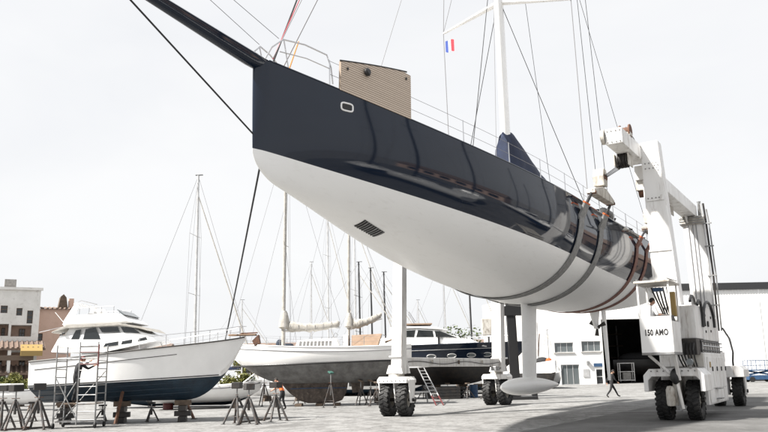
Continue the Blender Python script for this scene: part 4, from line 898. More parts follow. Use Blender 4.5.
# superstructure profile in (s, z), extruded across
def shell(poly, w0, w1, m, name, par, tb=.93, bevel=.04):
    return MB().add([(w0 if z < 3.2 else w1, s, z) for s, z in poly]+[(-(w0 if z < 3.2 else w1), s, z) for s, z in poly], [tuple(range(len(poly)))[::-1], tuple(range(len(poly), 2*len(poly)))]+[(i, (i+1) % len(poly), len(poly)+(i+1) % len(poly), len(poly)+i) for i in range(len(poly))]).build(name, m, par, None, bevel)
def sP(px): return (135.5-(114.5+(px-114.5)/1.176))*CS        # photo column -> station along the hull
def zP(py, px=110):
    if py < 324: py = 324-(324-py)*.86
    return at(px, py, CY-1.4).z
trunk = [(sP(168), zP(340.5, 168)), (sP(163), zP(334, 163)), (sP(150), zP(331, 150)), (sP(60), zP(335, 60)), (sP(52), zP(352, 52)), (sP(110), zP(352, 110))]
shell(trunk, 1.32, 1.22, 'gel_white', 'trunk_cabin', cr)
saloon = [(sP(156), zP(334)), (sP(132), zP(323)), (sP(70), zP(325)), (sP(58), zP(346)), (sP(110), zP(343))]
sal = shell(saloon, 1.22, 1.12, 'gel_white', 'saloon', cr)
def pane(poly, x, par, name='window', m='glass_dark', th=.012):
    return MB().prism([(s, z) for s, z in poly], x, x-th*math.copysign(1, x), 'x').build(name, m, par)
for sg in (1, -1):
    for poly in (((71, 343), (78, 330), (84, 329), (82, 342)), ((86, 342), (89, 329), (100, 327), (107, 340)), ((104, 327), (125, 326.3), (127.5, 331.5), (107.5, 332)), ((128, 326.3), (141, 327), (151, 333), (132, 332)), ((110.5, 347), (113, 343.2), (127.5, 341), (127.5, 345)), ((130.5, 344.5), (131.5, 341), (143, 339), (142.5, 343)), ((149, 341.5), (150, 338.3), (158, 336.8), (160, 339.5))):
        high = poly[0][1] < 337 or poly[0][0] < 90; pl = [(sP(x), zP(y, x)) for x, y in poly]
        xo = 1.245 if high else 1.345
        pane(pl, sg*(xo if high else xo), cr)
roofp = [(sP(160), zP(331.5)), (sP(152), zP(327)), (sP(128), zP(323.2)), (sP(66), zP(325.2)), (sP(52), zP(330.5)), (sP(52), zP(332)), (sP(68), zP(327.5)), (sP(128), zP(325.5)), (sP(150), zP(329))]
MB().prism(roofp, -1.34, 1.34, 'x').build('cabin_roof', 'sail', cr, bevel=.015)
fly = [(sP(141), zP(322.5)), (sP(128), zP(313)), (sP(120), zP(310.5)), (sP(78), zP(312)), (sP(64), zP(320)), (sP(61), zP(325))]
MB().prism(fly, -1.18, 1.18, 'x').build('flybridge', 'gel_white', cr, bevel=.08)
MB().prism([(sP(130), zP(312.5)), (sP(122), zP(306.5)), (sP(120.5), zP(306.5)), (sP(127.5), zP(312.8))], -1.0, 1.0, 'x').build('fly_windscreen', 'glass_grey', cr)
for sg in (1, -1): rails(cr, [(sg*1.08, sP(px), zP(py)) for px, py in ((118, 310.5), (104, 311), (90, 311.5), (79, 312.2))], .28, r=.013)
for sg in (1, -1):           # targa arch
    MB().beam((sg*1.1, sP(66), zP(322)), (sg*.95, sP(75), zP(299.5)), .1, .34, .08, .22, up=(0, 1, 0)).build('radar_arch_leg', 'gel_white', cr, bevel=.02)
    MB().tube((sg*1.0, sP(60), zP(323)), (sg*.9, sP(73), zP(303)), .02, n=6).build('arch_brace', 'steel', cr, 40)
MB().b2(-1.0, 1.0, sP(80), sP(71), zP(300), zP(298)).build('radar_arch_top', 'gel_white', cr, bevel=.02)
MB().path([(-.95, sP(72), zP(298)), (-.9, sP(78), zP(294.8)), (.9, sP(78), zP(294.8)), (.95, sP(72), zP(298))], .02, 6).build('arch_rail', 'steel', cr, 40)
MB().lathe([(.001, 0), (.26, .02), (.28, .12), (.2, .22), (.001, .24)], 'z', 16, (.2, sP(90), zP(309))).build('radar_dome', 'gel_white', cr, 40)
for px in (84, 94): MB().b2(-.3, .3, sP(px)-.16, sP(px)+.16, zP(312.5), zP(308.5)).build('fly_seat', 'sail', cr, bevel=.05)
MB().lathe([(.001, 0), (.05, 0), (.05, .1), (.001, .1)], 'y', 10, (-1.3, sP(66.5), zP(333, 66))).build('deck_lamp', 'black', cr, 40)
for sg in (1, -1):
    MB().tube((sg*.9, sP(60), zP(325)), (sg*1.5, sP(40), zP(331)), .015, n=6).build('davit_pole', 'steel', cr, 40); MB().tube((sg*.9, sP(64), zP(325)), (sg*.95, sP(50), zP(308)), .012, n=6).build('antenna', 'gel_white', cr, 40)
    # foredeck rail
    pts = [(sg*(cB(s)-.08), s, czd(s)) for s in (-4.2, -3.7, -3.1, -2.4, -1.5, -.5)]
    rails(cr, pts, .46, r=.014)
    MB().path([Vector(p)+Vector((0, 0, .24)) for p in pts], .008, 5).build('lifeline', 'steel', cr, 40)
MB().path([(sg*(cB(-4.2)-.08), -4.2-.25*(sg == 0), czd(-4.2)+.46) for sg in (1, 0, -1)], .014, 6).build('rail', 'steel', cr, 40)
MB().b2(-.16, .16, c_b-.45, c_b+.7, czd(c_b)+.0, czd(c_b)+.07).build('anchor_platform', 'teak', cr, bevel=.02)
an = MB(); an.beam((0, c_b-.5, czd(c_b)+.12), (0, c_b+.2, czd(c_b)+.1), .05, .05)
an.prism([(c_b-.55, 3.45), (c_b-.62, 3.1), (c_b-.4, 3.0), (c_b-.3, 3.2)], -.18, .18, 'x'); an.build('anchor', 'rust', cr)
MB().b2(-1.4, 1.4, c_s+.01, c_s+.06, 1.95, 2.5).build('transom_panel', 'gel_white', cr, bevel=.02)
# what it rests on: keel blocks, trestles, slanting props
def wpt(o, p): return Matrix.Translation(o.location) @ Matrix.Rotation(o.rotation_euler.z, 4, 'Z') @ Vector(p)
for k, s in enumerate((-1.9, .6, 2.9)):
    p = wpt(cr, (0, s, 0)); t = thing('keel_block_stack', ('foremost stack of timber keel blocks under the white cruiser', 'middle stack of timber keel blocks under the white cruiser', 'aftmost stack of timber keel blocks under the white cruiser')[k], 'blocks', (p.x, p.y, 0), R(6))
    n = 4
    for i in range(n): MB().box((0, 0, (.0+(czk(s)-.0)*(i+.5)/n)), ((.66, .24, czk(s)/n-.006) if i % 2 else (.3, .6, czk(s)/n-.006))).build('timber', 'wood' if i == 3 else 'black_steel', t, bevel=.01)
for i, (pb, pt_) in enumerate((((115, 424.5), (124.5, 384)), ((194, 419), (184, 397)))):
    a = gp(*pb); b = at(*pt_, a.y+.28); prop(a, b, ('rusty slanting prop under the middle of the white cruiser', 'rusty slanting prop under the bow of the white cruiser')[i])
for i, (pb, h) in enumerate((((151, 421.5), .80), ((64, 421), .8), ((30, 421.5), .86), ((102, 421), .7))): jack_stand(gp(*pb), h, ('low dark stand beneath the forefoot of the white cruiser', 'low dark stand beneath the white cruiser inside the scaffold', 'low dark stand beneath the stern of the white cruiser', 'low dark stand beside the rusty middle prop of the white cruiser')[i], .3*i, 'black_steel', group='jack stands under the cruiser', wide=.3)

# classic white ketch behind, bow to the left
KY = 46.0; KS = KY/FPX
k0 = at(330, 400, KY)
ke = thing('ketch', 'white ketch with grey weed-stained bottom ashore on stands behind the cruiser', 'sailboat', (k0.x, KY, 0), R(-90))
def ks(px): return (px-330)*KS
def kz(py, px=330): return at(px, py, KY-1.5).z
kb, kst = ks(224), ks(410)
def kB(s): u = (s-kb)/(kst-kb); return max(.02, 1.95*(1-(1-min(1, u/.5))**2)) if u < .5 else 1.95-.75*((u-.5)/.5)**2
def kzd(s): u = (s-kb)/(kst-kb); return kz(347.6, lerp(224, 410, u))+.22*(abs(u-.55)*2)**2
def kzw(s): u = (s-kb)/(kst-kb); return kz(lerp(367.5, 360.0, u), lerp(224, 410, u))
def kzk(s):
    u = (s-kb)/(kst-kb); base = kz(384, 310); return base+(kzd(kb)-base-.25)*max(0, 1-u/.36)**1.9+1.0*max(0, (u-.72)/.28)**1.5
def ksec(s, q): return kB(s)*max(0, 1-q**2.0)**.62
hull(ke, list(np.linspace(kb, kst, 50)), kzd, kzw, kzk, ksec, 'gel_white', 'antifoul_grey', 'deck', nt=8, nb=12, smooth=45)
for sg in (1, -1):
    def kh(s, z): return ksec(s, (kzd(s)-z)/(kzd(s)-kzk(s)))
    MB().path([(sg*(kB(s)+.01), s, kzd(s)+.03) for s in np.linspace(kb+.1, kst, 40)], .035, 6).build('toe_rail', 'gel_white', ke, 40)
    MB().path([(sg*(kh(s, kzd(s)-.22)+.008), s, kzd(s)-.22) for s in np.linspace(kb+.5, kst, 40)], .028, 5).build('stripe', 'rope_grey', ke, 40)
    MB().path([(sg*(kh(s, kzw(s)+.03)+.012), s, kzw(s)+.03) for s in np.linspace(kb+.6, kst, 40)], .05, 5).build('boot_stripe', 'black', ke, 40)
    pts = [(sg*(kB(s)-.1), s, kzd(s)) for s in np.linspace(kb+1.2, kst-.3, 9)]
    for h in (.3, .58): MB().path([Vector(p)+Vector((0, 0, h)) for p in pts], .006, 5).build('lifeline', 'rope_grey', ke, 40)
    for p in pts: MB().tube(p, Vector(p)+Vector((0, 0, .6)), .014, n=6).build('stanchion', 'steel', ke, 40)
# long keel
kp = [(ks(275), 1.9), (ks(284), 1.2), (ks(291), .75), (ks(301), .3), (ks(309), .16), (ks(334), .16), (ks(342), .3), (ks(346), .75), (ks(350), 1.9)]
km = MB(); n = len(kp)
lowz = lambda s, z: (s, z)
km.add([(.24*(min(1, .35+(z-.1)*.5)), s, z) for s, z in kp]+[(-.24*(min(1, .35+(z-.1)*.5)), s, z) for s, z in kp], [tuple(range(n))[::-1], tuple(range(n, 2*n))]+[(i, (i+1) % n, n+(i+1) % n, n+i) for i in range(n)])
km.build('long_keel', 'antifoul_brown', ke, bevel=.08)
MB().path([(.26, ks(292), 1.0), (.27, ks(318), 1.02), (.26, ks(346), 1.0)], .02, 5).build('keel_line', 'blue_paint', ke, 40); MB().path([(-.26, ks(292), 1.0), (-.27, ks(318), 1.02), (-.26, ks(346), 1.0)], .02, 5).build('keel_line', 'blue_paint', ke, 40)
MB().prism([(ks(349), 1.9), (ks(352), .7), (ks(362), .75), (ks(366), 1.95)], -.05, .05, 'x').build('rudder', 'antifoul_brown', ke, bevel=.02)
dz = kzd(0)
MB().prism([(ks(297), dz), (ks(300), dz+.48), (ks(338), dz+.55), (ks(341), dz)], -.95, .95, 'x').build('coachroof', 'gel_white', ke, bevel=.06)
for sg in (1, -1):
    for k in range(9): pane([(ks(301.5+k*3.6), dz+.14), (ks(303.6+k*3.6), dz+.14), (ks(304.2+k*3.6), dz+.40), (ks(302.1+k*3.6), dz+.40)], sg*.965, ke, 'roof_slat', 'galv', .02)
MB().path([(-1.15, ks(333), dz+.5), (-1.15, ks(337), dz+.85), (1.15, ks(337), dz+.85), (1.15, ks(333), dz+.5)], .02, 6).build('gallows', 'steel', ke, 40)
MB().b2(-.8, .2, ks(285.5), ks(293), dz+.03, dz+.34).build('dinghy_bag', 'cloth_navy', ke, bevel=.08); MB().ell((-.6, ks(279), dz+.3), (.2, .22, .32), 10, 7).build('fender', 'cloth_navy', ke, 50)
MB().b2(-.6, .6, ks(344), ks(349), dz, dz+.75).build('wheelhouse_box', 'gel_white', ke, bevel=.04)
pane([(ks(345), dz+.4), (ks(348), dz+.4), (ks(348), dz+.55), (ks(345), dz+.55)], -.615, ke)
tc_ = MB(); tc_.add([(-1.1, ks(352), dz+.05), (-1.1, ks(378), dz+.1), (-.5, ks(382), dz+.78), (-.5, ks(352), dz+.72), (1.1, ks(352), dz+.05), (1.1, ks(378), dz+.1), (.5, ks(382), dz+.78), (.5, ks(352), dz+.72)], [(0, 1, 2, 3), (7, 6, 5, 4), (0, 4, 5, 1), (1, 5, 6, 2), (2, 6, 7, 3), (3, 7, 4, 0)]); tc_.build('cockpit_tent', 'tan_cloth', ke, bevel=.03)
MB().path([(-.5, ks(392), dz), (-.5, ks(394), dz+.9), (.5, ks(394), dz+.9), (.5, ks(392), dz)], .02, 6).build('stern_rail', 'steel', ke, 40); MB().tube((0, ks(385), dz+.3), (0, ks(396), dz+.55), .05, n=8).build('outboard_bracket', 'teak', ke, 40)
def spar(par, x, s, z0, z1, r, m, spr_, rk=0.0, w=1.1):
    MB().path([(x, s, z0), (x, s+rk, z1)], [r, r*.75], 10).build('mast', m, par, 40)
    for u in spr_:
        z = lerp(z0, z1, u); sm = s+rk*u
        for sg in (1, -1):
            MB().tube((x, sm, z), (x+sg*w, sm+.1, z+.06), .022, .015, 6).build('spreader', m, par, 40); MB().tube((x+sg*w*1.2, sm+.2, z0), (x+sg*w, sm+.1, z+.06), .009, n=5).build('shroud', 'rope_grey', par, 40); MB().tube((x+sg*w, sm+.1, z+.06), (x, s+rk, z1-.2), .009, n=5).build('shroud', 'rope_grey', par, 40)
    MB().b2(x-.05, x+.05, s+rk-.3, s+rk+.18, z1, z1+.04).build('masthead', 'black', par)
def furled(par, x, s0, s1, z0, z1, r, m='sail', seed=1):
    rr = random.Random(seed); rows = []
    for i in range(21):
        u = i/20; s = lerp(s0, s1, u); z = lerp(z0, z1, u)-.16*math.sin(math.pi*u); R_ = r*lerp(1.25, .75, u)*(1+.16*rr.uniform(-1, 1))
        if i in (0, 20): R_ *= .55
        rows.append([(x+R_*.75*math.cos(a)*(1+.1*rr.uniform(-1, 1)), s, z+R_*1.15*math.sin(a)*(1+.12*rr.uniform(-1, 1))) for a in [2*math.pi*k/10 for k in range(10)]])
    o = MB().grid(rows, closed=True); o.f += [tuple(range(10)), tuple(range(len(o.v)-10, len(o.v)))]; o.build('furled_sail', m, par, 70)
    MB().tube((x, s0, z0-.3), (x, s1, z1-.22), .06, n=8).build('boom', 'alu', par, 40)
    for i in range(2, 20, 3):
        u = i/20; MB().lathe([(r*.95, -.012), (r*1.02, 0), (r*.95, .012)], 'y', 10, (x, lerp(s0, s1, u), lerp(z0, z1, u)-.16*math.sin(math.pi*u))).build('sail_tie', 'rope_grey', par, 40)
spar(ke, 0, ks(284), dz, 16.2, .115, 'sail', (.48, .78), .12)
spar(ke, 0, ks(348.5), dz, 12.4, .095, 'sail', (.5,), .12, .9)
MB().lathe([(.12, 0), (.33, .12), (.30, .55), (.2, .95), (.12, 1.1)], 'z', 12, (0, ks(285), kz(327))).build('sail_bunch', 'sail', ke, 60)
furled(ke, 0, ks(286), ks(340), kz(323.5), kz(322.0), .22, seed=3); furled(ke, 0, ks(349.5), ks(382), kz(323), kz(313.5), .2, seed=5)
MB().lathe([(.1, 0), (.28, .1), (.26, .5), (.1, .9)], 'z', 12, (0, ks(349.5), kz(327))).build('sail_bunch', 'sail', ke, 60)
for a, b in (((0, kb+.3, kzd(kb)), (0, ks(284)+.1, 16)), ((0, ks(250), dz), (0, ks(284)+.08, 12)), ((0, kst-.2, dz), (0, ks(349), 12.3)), ((0, ks(284)+.1, 16), (0, ks(349), 12.3)), ((0, ks(297), dz+.4), (0, ks(284)+.1, 9.5)), ((-.3, ks(341), kz(323)), (0, ks(285)+.1, 16))): MB().tube(a, b, .010, n=5).build('stay', 'rope_grey', ke, 40)
for i, (pb, pt_) in enumerate((((264, 406), 372), ((331, 407.5), 371.5), ((361, 405.5), 380), ((371, 405.5), 380), ((377, 406), 382), ((299, 404), 384))):
    p = gp(*pb); h = at(pb[0], pt_, p.y).z
    jack_stand(p, max(.9, h), ('tall jack stand with green pad under the bow of the ketch', 'tall grey jack stand with green pad at the keel of the ketch', 'thin stand just aft of the ketch rudder', 'thin stand below the tan cockpit tent of the ketch', 'aftmost thin stand under the counter of the ketch', 'jack stand behind the keel of the ketch')[i], i*.7, 'green_pad' if i < 2 else 'wood', R(20), group='jack stands under the ketch')
p = wpt(ke, (0, ks(320), 0)); t = thing('keel_block_stack', 'flat timber blocks under the brown keel of the ketch', 'blocks', (p.x, p.y, 0))
for k in (-1.2, 0, 1.0): MB().b2(k-.2, k+.2, -.5, .5, 0, .155).build('timber', 'wood', t, bevel=.01)

# navy motor yacht on stands, bow to the right
NY = 55.0; NS = NY/FPX; n0 = at(450, 400, NY)
nv_ = thing('motor_yacht', 'navy motor yacht with white cabin and oval portholes ashore behind the lift legs', 'motorboat', (n0.x, NY, 0), R(90))
def ns(px): return (450-px)*NS
def nz(py, px=450): return at(px, py, NY-1.8).z
nb_, nst = ns(529), ns(352)
def nu(s): return (s-nb_)/(nst-nb_)
def nB(s): return max(.02, 2.2*(1-(1-min(1, nu(s)/.55))**2))
def nzd(s): return lerp(nz(340.5, 525), nz(347, 400), min(1, nu(s)*1.1)**.8)
def nzw(s): return lerp(nz(356, 510), nz(367, 440), min(1, nu(s)*1.6))
def nzk(s): return nz(385, 450)+(nzd(nb_)-nz(385, 450)-.3)*max(0, 1-nu(s)/.38)**2
def nsec(s, q):
    a, c, w = nzd(s), nzk(s), nzw(s); qw = min(.95, max(.05, (a-w)/max(.01, a-c))); fl = lerp(.5, .92, min(1, nu(s)/.6))
    return nB(s)*lerp(1, fl, q/qw) if q <= qw else nB(s)*fl*max(0, 1-(q-qw)/(1-qw))**.8
hull(nv_, list(np.linspace(nb_, nst, 44)), nzd, nzw, nzk, nsec, 'navy', 'black_steel', 'gel_white', nt=6, nb=8, smooth=35)
for sg in (1, -1):
    def nh(s, z): return nsec(s, (nzd(s)-z)/(nzd(s)-nzk(s)))
    MB().path([(sg*(nB(s)+.01), s, nzd(s)) for s in np.linspace(nb_+.1, nst, 40)], .05, 6).build('rubbing_strake', 'navy', nv_, 40)
    MB().path([(sg*(nh(s, nzw(s)+.02)+.02), s, nzw(s)+.02) for s in np.linspace(nb_+1.6, nst, 30)], .07, 6).build('boot_stripe', 'gel_white', nv_, 40)
    MB().path([(sg*(nh(s, nzd(s)-.35)+.01), s, nzd(s)-.35) for s in np.linspace(nb_+2.2, nst, 30)], .02, 6).build('stripe', 'alu', nv_, 40)
    for px in (431.5, 451, 470, 486):
        s = ns(px); z = nzd(s)-.78; MB().path([(sg*(nh(s, z+.13*math.sin(a))+.05), s+.3*math.cos(a), z+.13*math.sin(a)) for a in np.linspace(0, 2*math.pi, 18, endpoint=False)], .035, 6, closed=True).build('porthole', 'alu', nv_, 40)
        pp = [(sg*(nh(s, z+.11*math.sin(a))+.04), s+.27*math.cos(a), z+.11*math.sin(a)) for a in np.linspace(0, 2*math.pi, 16, endpoint=False)]; MB().add(pp, [tuple(range(16))]).build('pane', 'glass_grey', nv_)
    pts = [(sg*(nB(s)-.1), s, nzd(s)) for s in [ns(x) for x in (524, 514, 502, 490, 478, 466)]]; rails(nv_, pts, .55, r=.018)
nd = nzd(0)-.2
MB().prism([(ns(487), nd), (ns(470), nd+.55), (ns(400), nd+.75), (ns(380), nd+.7), (ns(380), nd)], -1.6, 1.6, 'x').build('trunk_cabin', 'gel_white', nv_, bevel=.15)
MB().prism([(ns(462), nd+.6), (ns(440), nd+1.2), (ns(420), nd+1.32), (ns(398), nd+1.25), (ns(390), nd+.7)], -1.4, 1.4, 'x').build('wheelhouse', 'gel_white', nv_, bevel=.12)
for sg in (1, -1):
    for poly in (((458, .66), (441, 1.12), (436, 1.14), (437, .72)), ((435, .72), (434, 1.15), (420, 1.22), (418, .74)), ((416, .74), (417.5, 1.22), (401, 1.16), (398, .76))): pane([(ns(x), nd+z) for x, z in poly], sg*1.42, nv_, 'window', 'glass_dark', .03)
MB().prism([(ns(450), nd+1.17), (ns(436), nd+1.42), (ns(405), nd+1.5), (ns(392), nd+1.4), (ns(395), nd+1.3), (ns(420), nd+1.34)], -1.5, 1.5, 'x').build('wheelhouse_roof', 'gel_white', nv_, bevel=.06)
for sg in (1, -1): MB().beam((sg*1.3, ns(392), nd+.7), (sg*1.1, ns(404), nd+2.35), .12, .4, .1, .25, up=(0, 1, 0)).build('radar_arch_leg', 'gel_white', nv_, bevel=.03)
MB().b2(-1.2, 1.2, ns(409), ns(399), nd+2.3, nd+2.42).build('radar_arch_top', 'gel_white', nv_, bevel=.03)
MB().lathe([(.001, 0), (.3, .02), (.32, .16), (.001, .26)], 'z', 14, (-.4, ns(404), nd+2.42)).build('radar_dome', 'gel_white', nv_, 40)
MB().path([(-1.0, ns(418), nd+1.8), (-1.0, ns(412), nd+2.5), (1.0, ns(412), nd+2.5), (1.0, ns(418), nd+1.8)], .03, 6).build('tube_frame', 'steel', nv_, 40)
MB().b2(-1.1, 1.1, ns(434), ns(408), nd+1.62, nd+1.7).build('sun_awning', 'tan_cloth', nv_)
MB().b2(-1.72, -1.5, ns(440.5), ns(438.5), nd+.1, nd+.95).build('cockpit_seat', 'black', nv_)
for i, px in enumerate((424, 448, 468, 488, 404)):
    p = gp(px, 398.5); jack_stand(p, 1.05 if i < 3 else 1.3, ('dark stand beside the leaning ladder', 'dark stand beside the crate under the navy yacht', 'dark stand next to the blue drum under the navy yacht', 'taller dark stand under the navy yacht bow', 'taller dark stand under the navy yacht stern behind the lift wheels')[i], i, 'wood', group='jack stands under the navy yacht', wide=.5)
for i, px in enumerate((436, 462, 480)):
    p = gp(px, 396.5); t = thing('cradle_trestle', ('steel trestle under the stern half of the navy yacht', 'steel trestle under the middle of the navy yacht', 'steel trestle under the bow half of the navy yacht')[i], 'trestle', p)
    MB().b2(-.3, .3, -1.3, 1.3, .72, .9).build('cross_beam', 'wood', t, bevel=.02)
    for y in (-1.1, 1.1):
        for x in (-.25, .25): MB().beam((x*1.6, y, 0), (x, y, .72), .1, .1).build('leg', 'black_steel', t)
        MB().b2(-.36, .36, y-.04, y+.04, .2, .27).build('brace', 'black_steel', t)
# ladder leaning against it, its foot painted red
a, b = gp(440, 405.5), at(421, 368, 51.5)
ld = thing('ladder', 'aluminium ladder with red foot leaning against the navy motor yacht', 'ladder', a)
d = b-a; sx_ = d.cross(Vector((0, 0, 1))).normalized()
for sg in (-1, 1):
    MB().tube(d*.22+sx_*sg*.2, d+sx_*sg*.2, .035, n=6).build('rail', 'alu', ld, 40); MB().tube(sx_*sg*.2, d*.22+sx_*sg*.2, .04, n=6).build('foot_rail', 'red_paint', ld, 40)
for k in range(1, 11): MB().tube(d*(k/11)-sx_*.2, d*(k/11)+sx_*.2, .022, n=6).build('rung', 'alu' if k > 2 else 'red_paint', ld, 40)
# yard clutter below the two hulls
def crate(p, sz, label, m, rz=0):
    t = thing('crate', label, 'crate', p, rz)
    for i in range(4):
        for y in (-sz[1]/2, sz[1]/2): MB().b2(-sz[0]/2, sz[0]/2, y-.02, y+.02, sz[2]*(i/4)+.02, sz[2]*((i+1)/4)-.01).build('board', m, t)
        for x in (-sz[0]/2, sz[0]/2): MB().b2(x-.02, x+.02, -sz[1]/2+.021, sz[1]/2-.021, sz[2]*(i/4)+.02, sz[2]*((i+1)/4)-.01).build('board', m, t)
    MB().b2(-sz[0]/2+.03, sz[0]/2-.03, -sz[1]/2+.03, sz[1]/2-.03, 0, .05).build('base', m, t); return t
crate(gp(447, 399), (1.6, 1.0, .8), 'dark wooden crate under the navy motor yacht', 'black_steel', .2); crate(gp(389, 402.5), (1.7, 1.0, .8), 'grey wooden crate between the ketch stern and the lift wheels', 'wood', -.1)
tr_ = thing('tyre_stack', 'stack of old tyres lying below the navy motor yacht', 'tyres', gp(456, 398))
for k in range(3): MB().path([(.45*math.cos(a)+.05*k, .45*math.sin(a), .13+.25*k) for a in np.linspace(0, 2*math.pi, 18, endpoint=False)], .125, 8, closed=True).build('tyre', 'rubber', tr_, 50)
pk = gp(414, 403); t = thing('work_trestle', 'low steel work trestle beside the lift leg', 'trestle', pk)
MB().b2(-.9, .9, -.25, .25, .6, .68).build('top', 'alu', t)
for x in (-.75, .75):
    for y in (-.22, .22): MB().tube((x*1.1, y*1.5, 0), (x, y, .6), .03, n=6).build('leg', 'galv', t, 40)
for i, (px, py, m, lb) in enumerate(((168, 409.5, 'red_paint', 'red oil drum behind the white cruiser'), (474, 397.5, 'blue_paint', 'blue oil drum below the navy motor yacht'), (429, 398, 'galv', 'grey oil drum below the navy motor yacht'))):
    t = thing('oil_drum', lb, 'drum', gp(px, py)); MB().lathe([(.001, 0), (.29, 0), (.29, .28), (.305, .3), (.29, .32), (.29, .58), (.305, .6), (.29, .62), (.29, .88), (.27, .86), (.001, .86)], 'z', 20).build('barrel', m, t, 35); MB().lathe([(.001, .86), (.04, .86), (.04, .89), (.001, .89)], 'z', 8, (.15, 0, 0)).build('cap', 'black', t, 40)
# dark steel hoist behind the fin keel
GY = 50.0
gn = thing('steel_hoist', 'black steel hoist frame with two posts standing behind the keel fin', 'hoist', (at(511, 385, GY).x, GY, 0))
def gx(px, py): return at(px, py, GY).x-gn.location.x
MB().beam((gx(515, 386), 0, 0), (gx(508, 290), 0, at(507, 285, GY).z), .45, .45, up=(0, 1, 0)).build('post', 'black', gn); MB().beam((gx(520, 386), .9, 0), (gx(513, 290), .9, at(511, 285, GY).z), .35, .35, up=(0, 1, 0)).build('post', 'black', gn)
zt = at(511, 311, GY).z; MB().b2(gx(503, 311), gx(533, 309), -.3, .2, zt-.3, zt+.3).build('arm', 'black', gn); MB().b2(-1.3, 1.5, -.9, 1.6, 0, .18).build('base', 'black', gn)
MB().tube((gx(530, 312), 0, zt), (gx(531, 340), 0, zt-2.3), .03, n=6).build('chain', 'rope_dark', gn, 40)
MB().beam((gx(543, 386), 3, 0), (gx(536.5, 322), 3, at(537, 322, GY).z), .35, .35, up=(0, 1, 0)).build('prop', 'black', gn)
# white cabinet on a pole
p = gp(481, 393); t = thing('pole_cabinet', 'pale grey cabinet on a pole behind the navy yacht bow', 'cabinet', (p.x, 60, 0)); z0 = at(481, 337, 60).z; z1 = at(481, 319, 60).z
MB().tube((0, 0, 0), (0, 0, z0), .08).build('pole', 'galv', t, 40); MB().b2(-.5, .5, -.3, .3, z0, z1).build('box', 'dirty_white', t, bevel=.03)

# ------------------------------------------------------------------ sailing boats farther back, each with mast, stays and hull
def sailboat(px, py_top, Y, label, name='sailboat', L=10, hull_m='gel_white', mast_m='alu', rz=0.0, zk=.25, fb=1.3, r=.09, boomed=True, spr_=(.5,), group=None, loc=None, H=None, bot='antifoul_blue', cover='blue_cloth', cat='sailboat'):
    if loc is None: loc = Vector((at(px, 360, Y).x, Y, 0)); H = at(px, py_top, Y).z
    t = thing(name, label, cat, (loc[0], loc[1], 0), rz, group); a, b = -L*.45, L*.55
    def Bf(s): u = (s-a)/(b-a); return max(.02, L*.155*(1-(1-min(1, u/.55))**2)*(1 if u < .6 else 1-.25*((u-.6)/.4)**2))
    zd = lambda s: zk+fb+.35*max(0, (-s)/(L*.45))**2; zkf = lambda s: zk+.9*fb*max(0, (-s-L*.2)/(L*.25))**2+.25*fb*max(0, (s-L*.3)/(L*.25))
    hull(t, list(np.linspace(a, b, 22)), zd, lambda s: zk+fb*.38, zkf, lambda s, q: Bf(s)*max(0, 1-q**2.3)**.55, hull_m, bot, 'gel_white', nt=5, nb=6)
    d0 = zk+fb; MB().prism([(-L*.12, d0), (-L*.04, d0+.42), (L*.18, d0+.5), (L*.2, d0)], -L*.09, L*.09, 'x').build('coachroof', 'gel_white', t, bevel=.05)
    for sg in (1, -1): pane([(-L*.03, d0+.18), (L*.15, d0+.2), (L*.16, d0+.36), (-L*.01, d0+.33)], sg*(L*.09+.01), t)
    spar(t, 0, 0, d0, H, r, mast_m, spr_, .1, L*.1)
    for p in ((0, a+.2, zd(a)), (0, b-.1, d0)): MB().tube(p, (0, .1, H-.05), .012, n=5).build('stay', 'rope_grey', t, 40)
    MB().tube((0, a+.25, zd(a)+.1), (0, .0+.02, H*.9), .05, .03, 6).build('furled_jib', 'sail', t, 40)
    if boomed:
        MB().tube((0, .1, d0+1.2), (0, L*.38, d0+1.25), .06, n=8).build('boom', 'alu', t, 40); MB().path([(0, .1, d0+1.55), (0, .6, d0+1.5), (0, L*.2, d0+1.4), (0, L*.37, d0+1.35)], [.1, .2, .17, .1], 8).build('sail_cover', cover, t, 50)
    MB().path([(-Bf(a+1)*.9, a+1, d0+.2), (-.3, a+.1, d0+.9), (.3, a+.1, d0+.9), (Bf(a+1)*.9, a+1, d0+.2)], .02, 6).build('pulpit', 'steel', t, 40)
    return t
sailboat(194.5, 175.5, 48, 'low white sloop with bare silver mast standing behind the cruiser bow', L=9.5, rz=R(82), zk=.1, fb=1.1, r=.10, spr_=(.42, .7), boomed=False)
far = [(329, 205, 74, 'alu', 'far sloop with thin pale mast behind the main boom of the ketch'), (356.5, 205, 70, 'alu', 'far sloop whose pale mast rises beside the mizzen mast of the ketch'), (361, 262, 66, 'black', 'far sloop with short black mast just right of the mizzen mast'),
       (373, 268, 68, 'black', 'far sloop with black mast above the tan cockpit tent'), (386.5, 272, 69, 'black', 'far sloop with black mast beside the lift leg'), (473, 240, 72, 'black', 'far sloop with dark mast behind the navy motor yacht'),
       (447, 255, 88, 'alu', 'far sloop with faint pale mast above the navy yacht cabin'), (242, 300, 92, 'alu', 'far sloop with short mast behind the cruiser bow rail'), (312, 262, 96, 'alu', 'far sloop with pale mast between the masts of the ketch'), (549, 330, 82, 'alu', 'small far sloop moored in front of the hangar wall'), (420, 300, 98, 'alu', 'far sloop with pale mast beside the front lift leg')]
for i, (px, py, Y, mm, lb) in enumerate(far): sailboat(px, py, Y, lb, L=(6 if px == 549 else 9+(i*37 % 5)), mast_m=mm, rz=R(12 if px == 549 else 70+(i*53 % 50)), zk=.1, fb=1.15, r=.085, hull_m='navy' if i in (4,) else 'gel_white', spr_=(.5,) if i % 2 else (.4, .7), boomed=(i % 3 != 0))
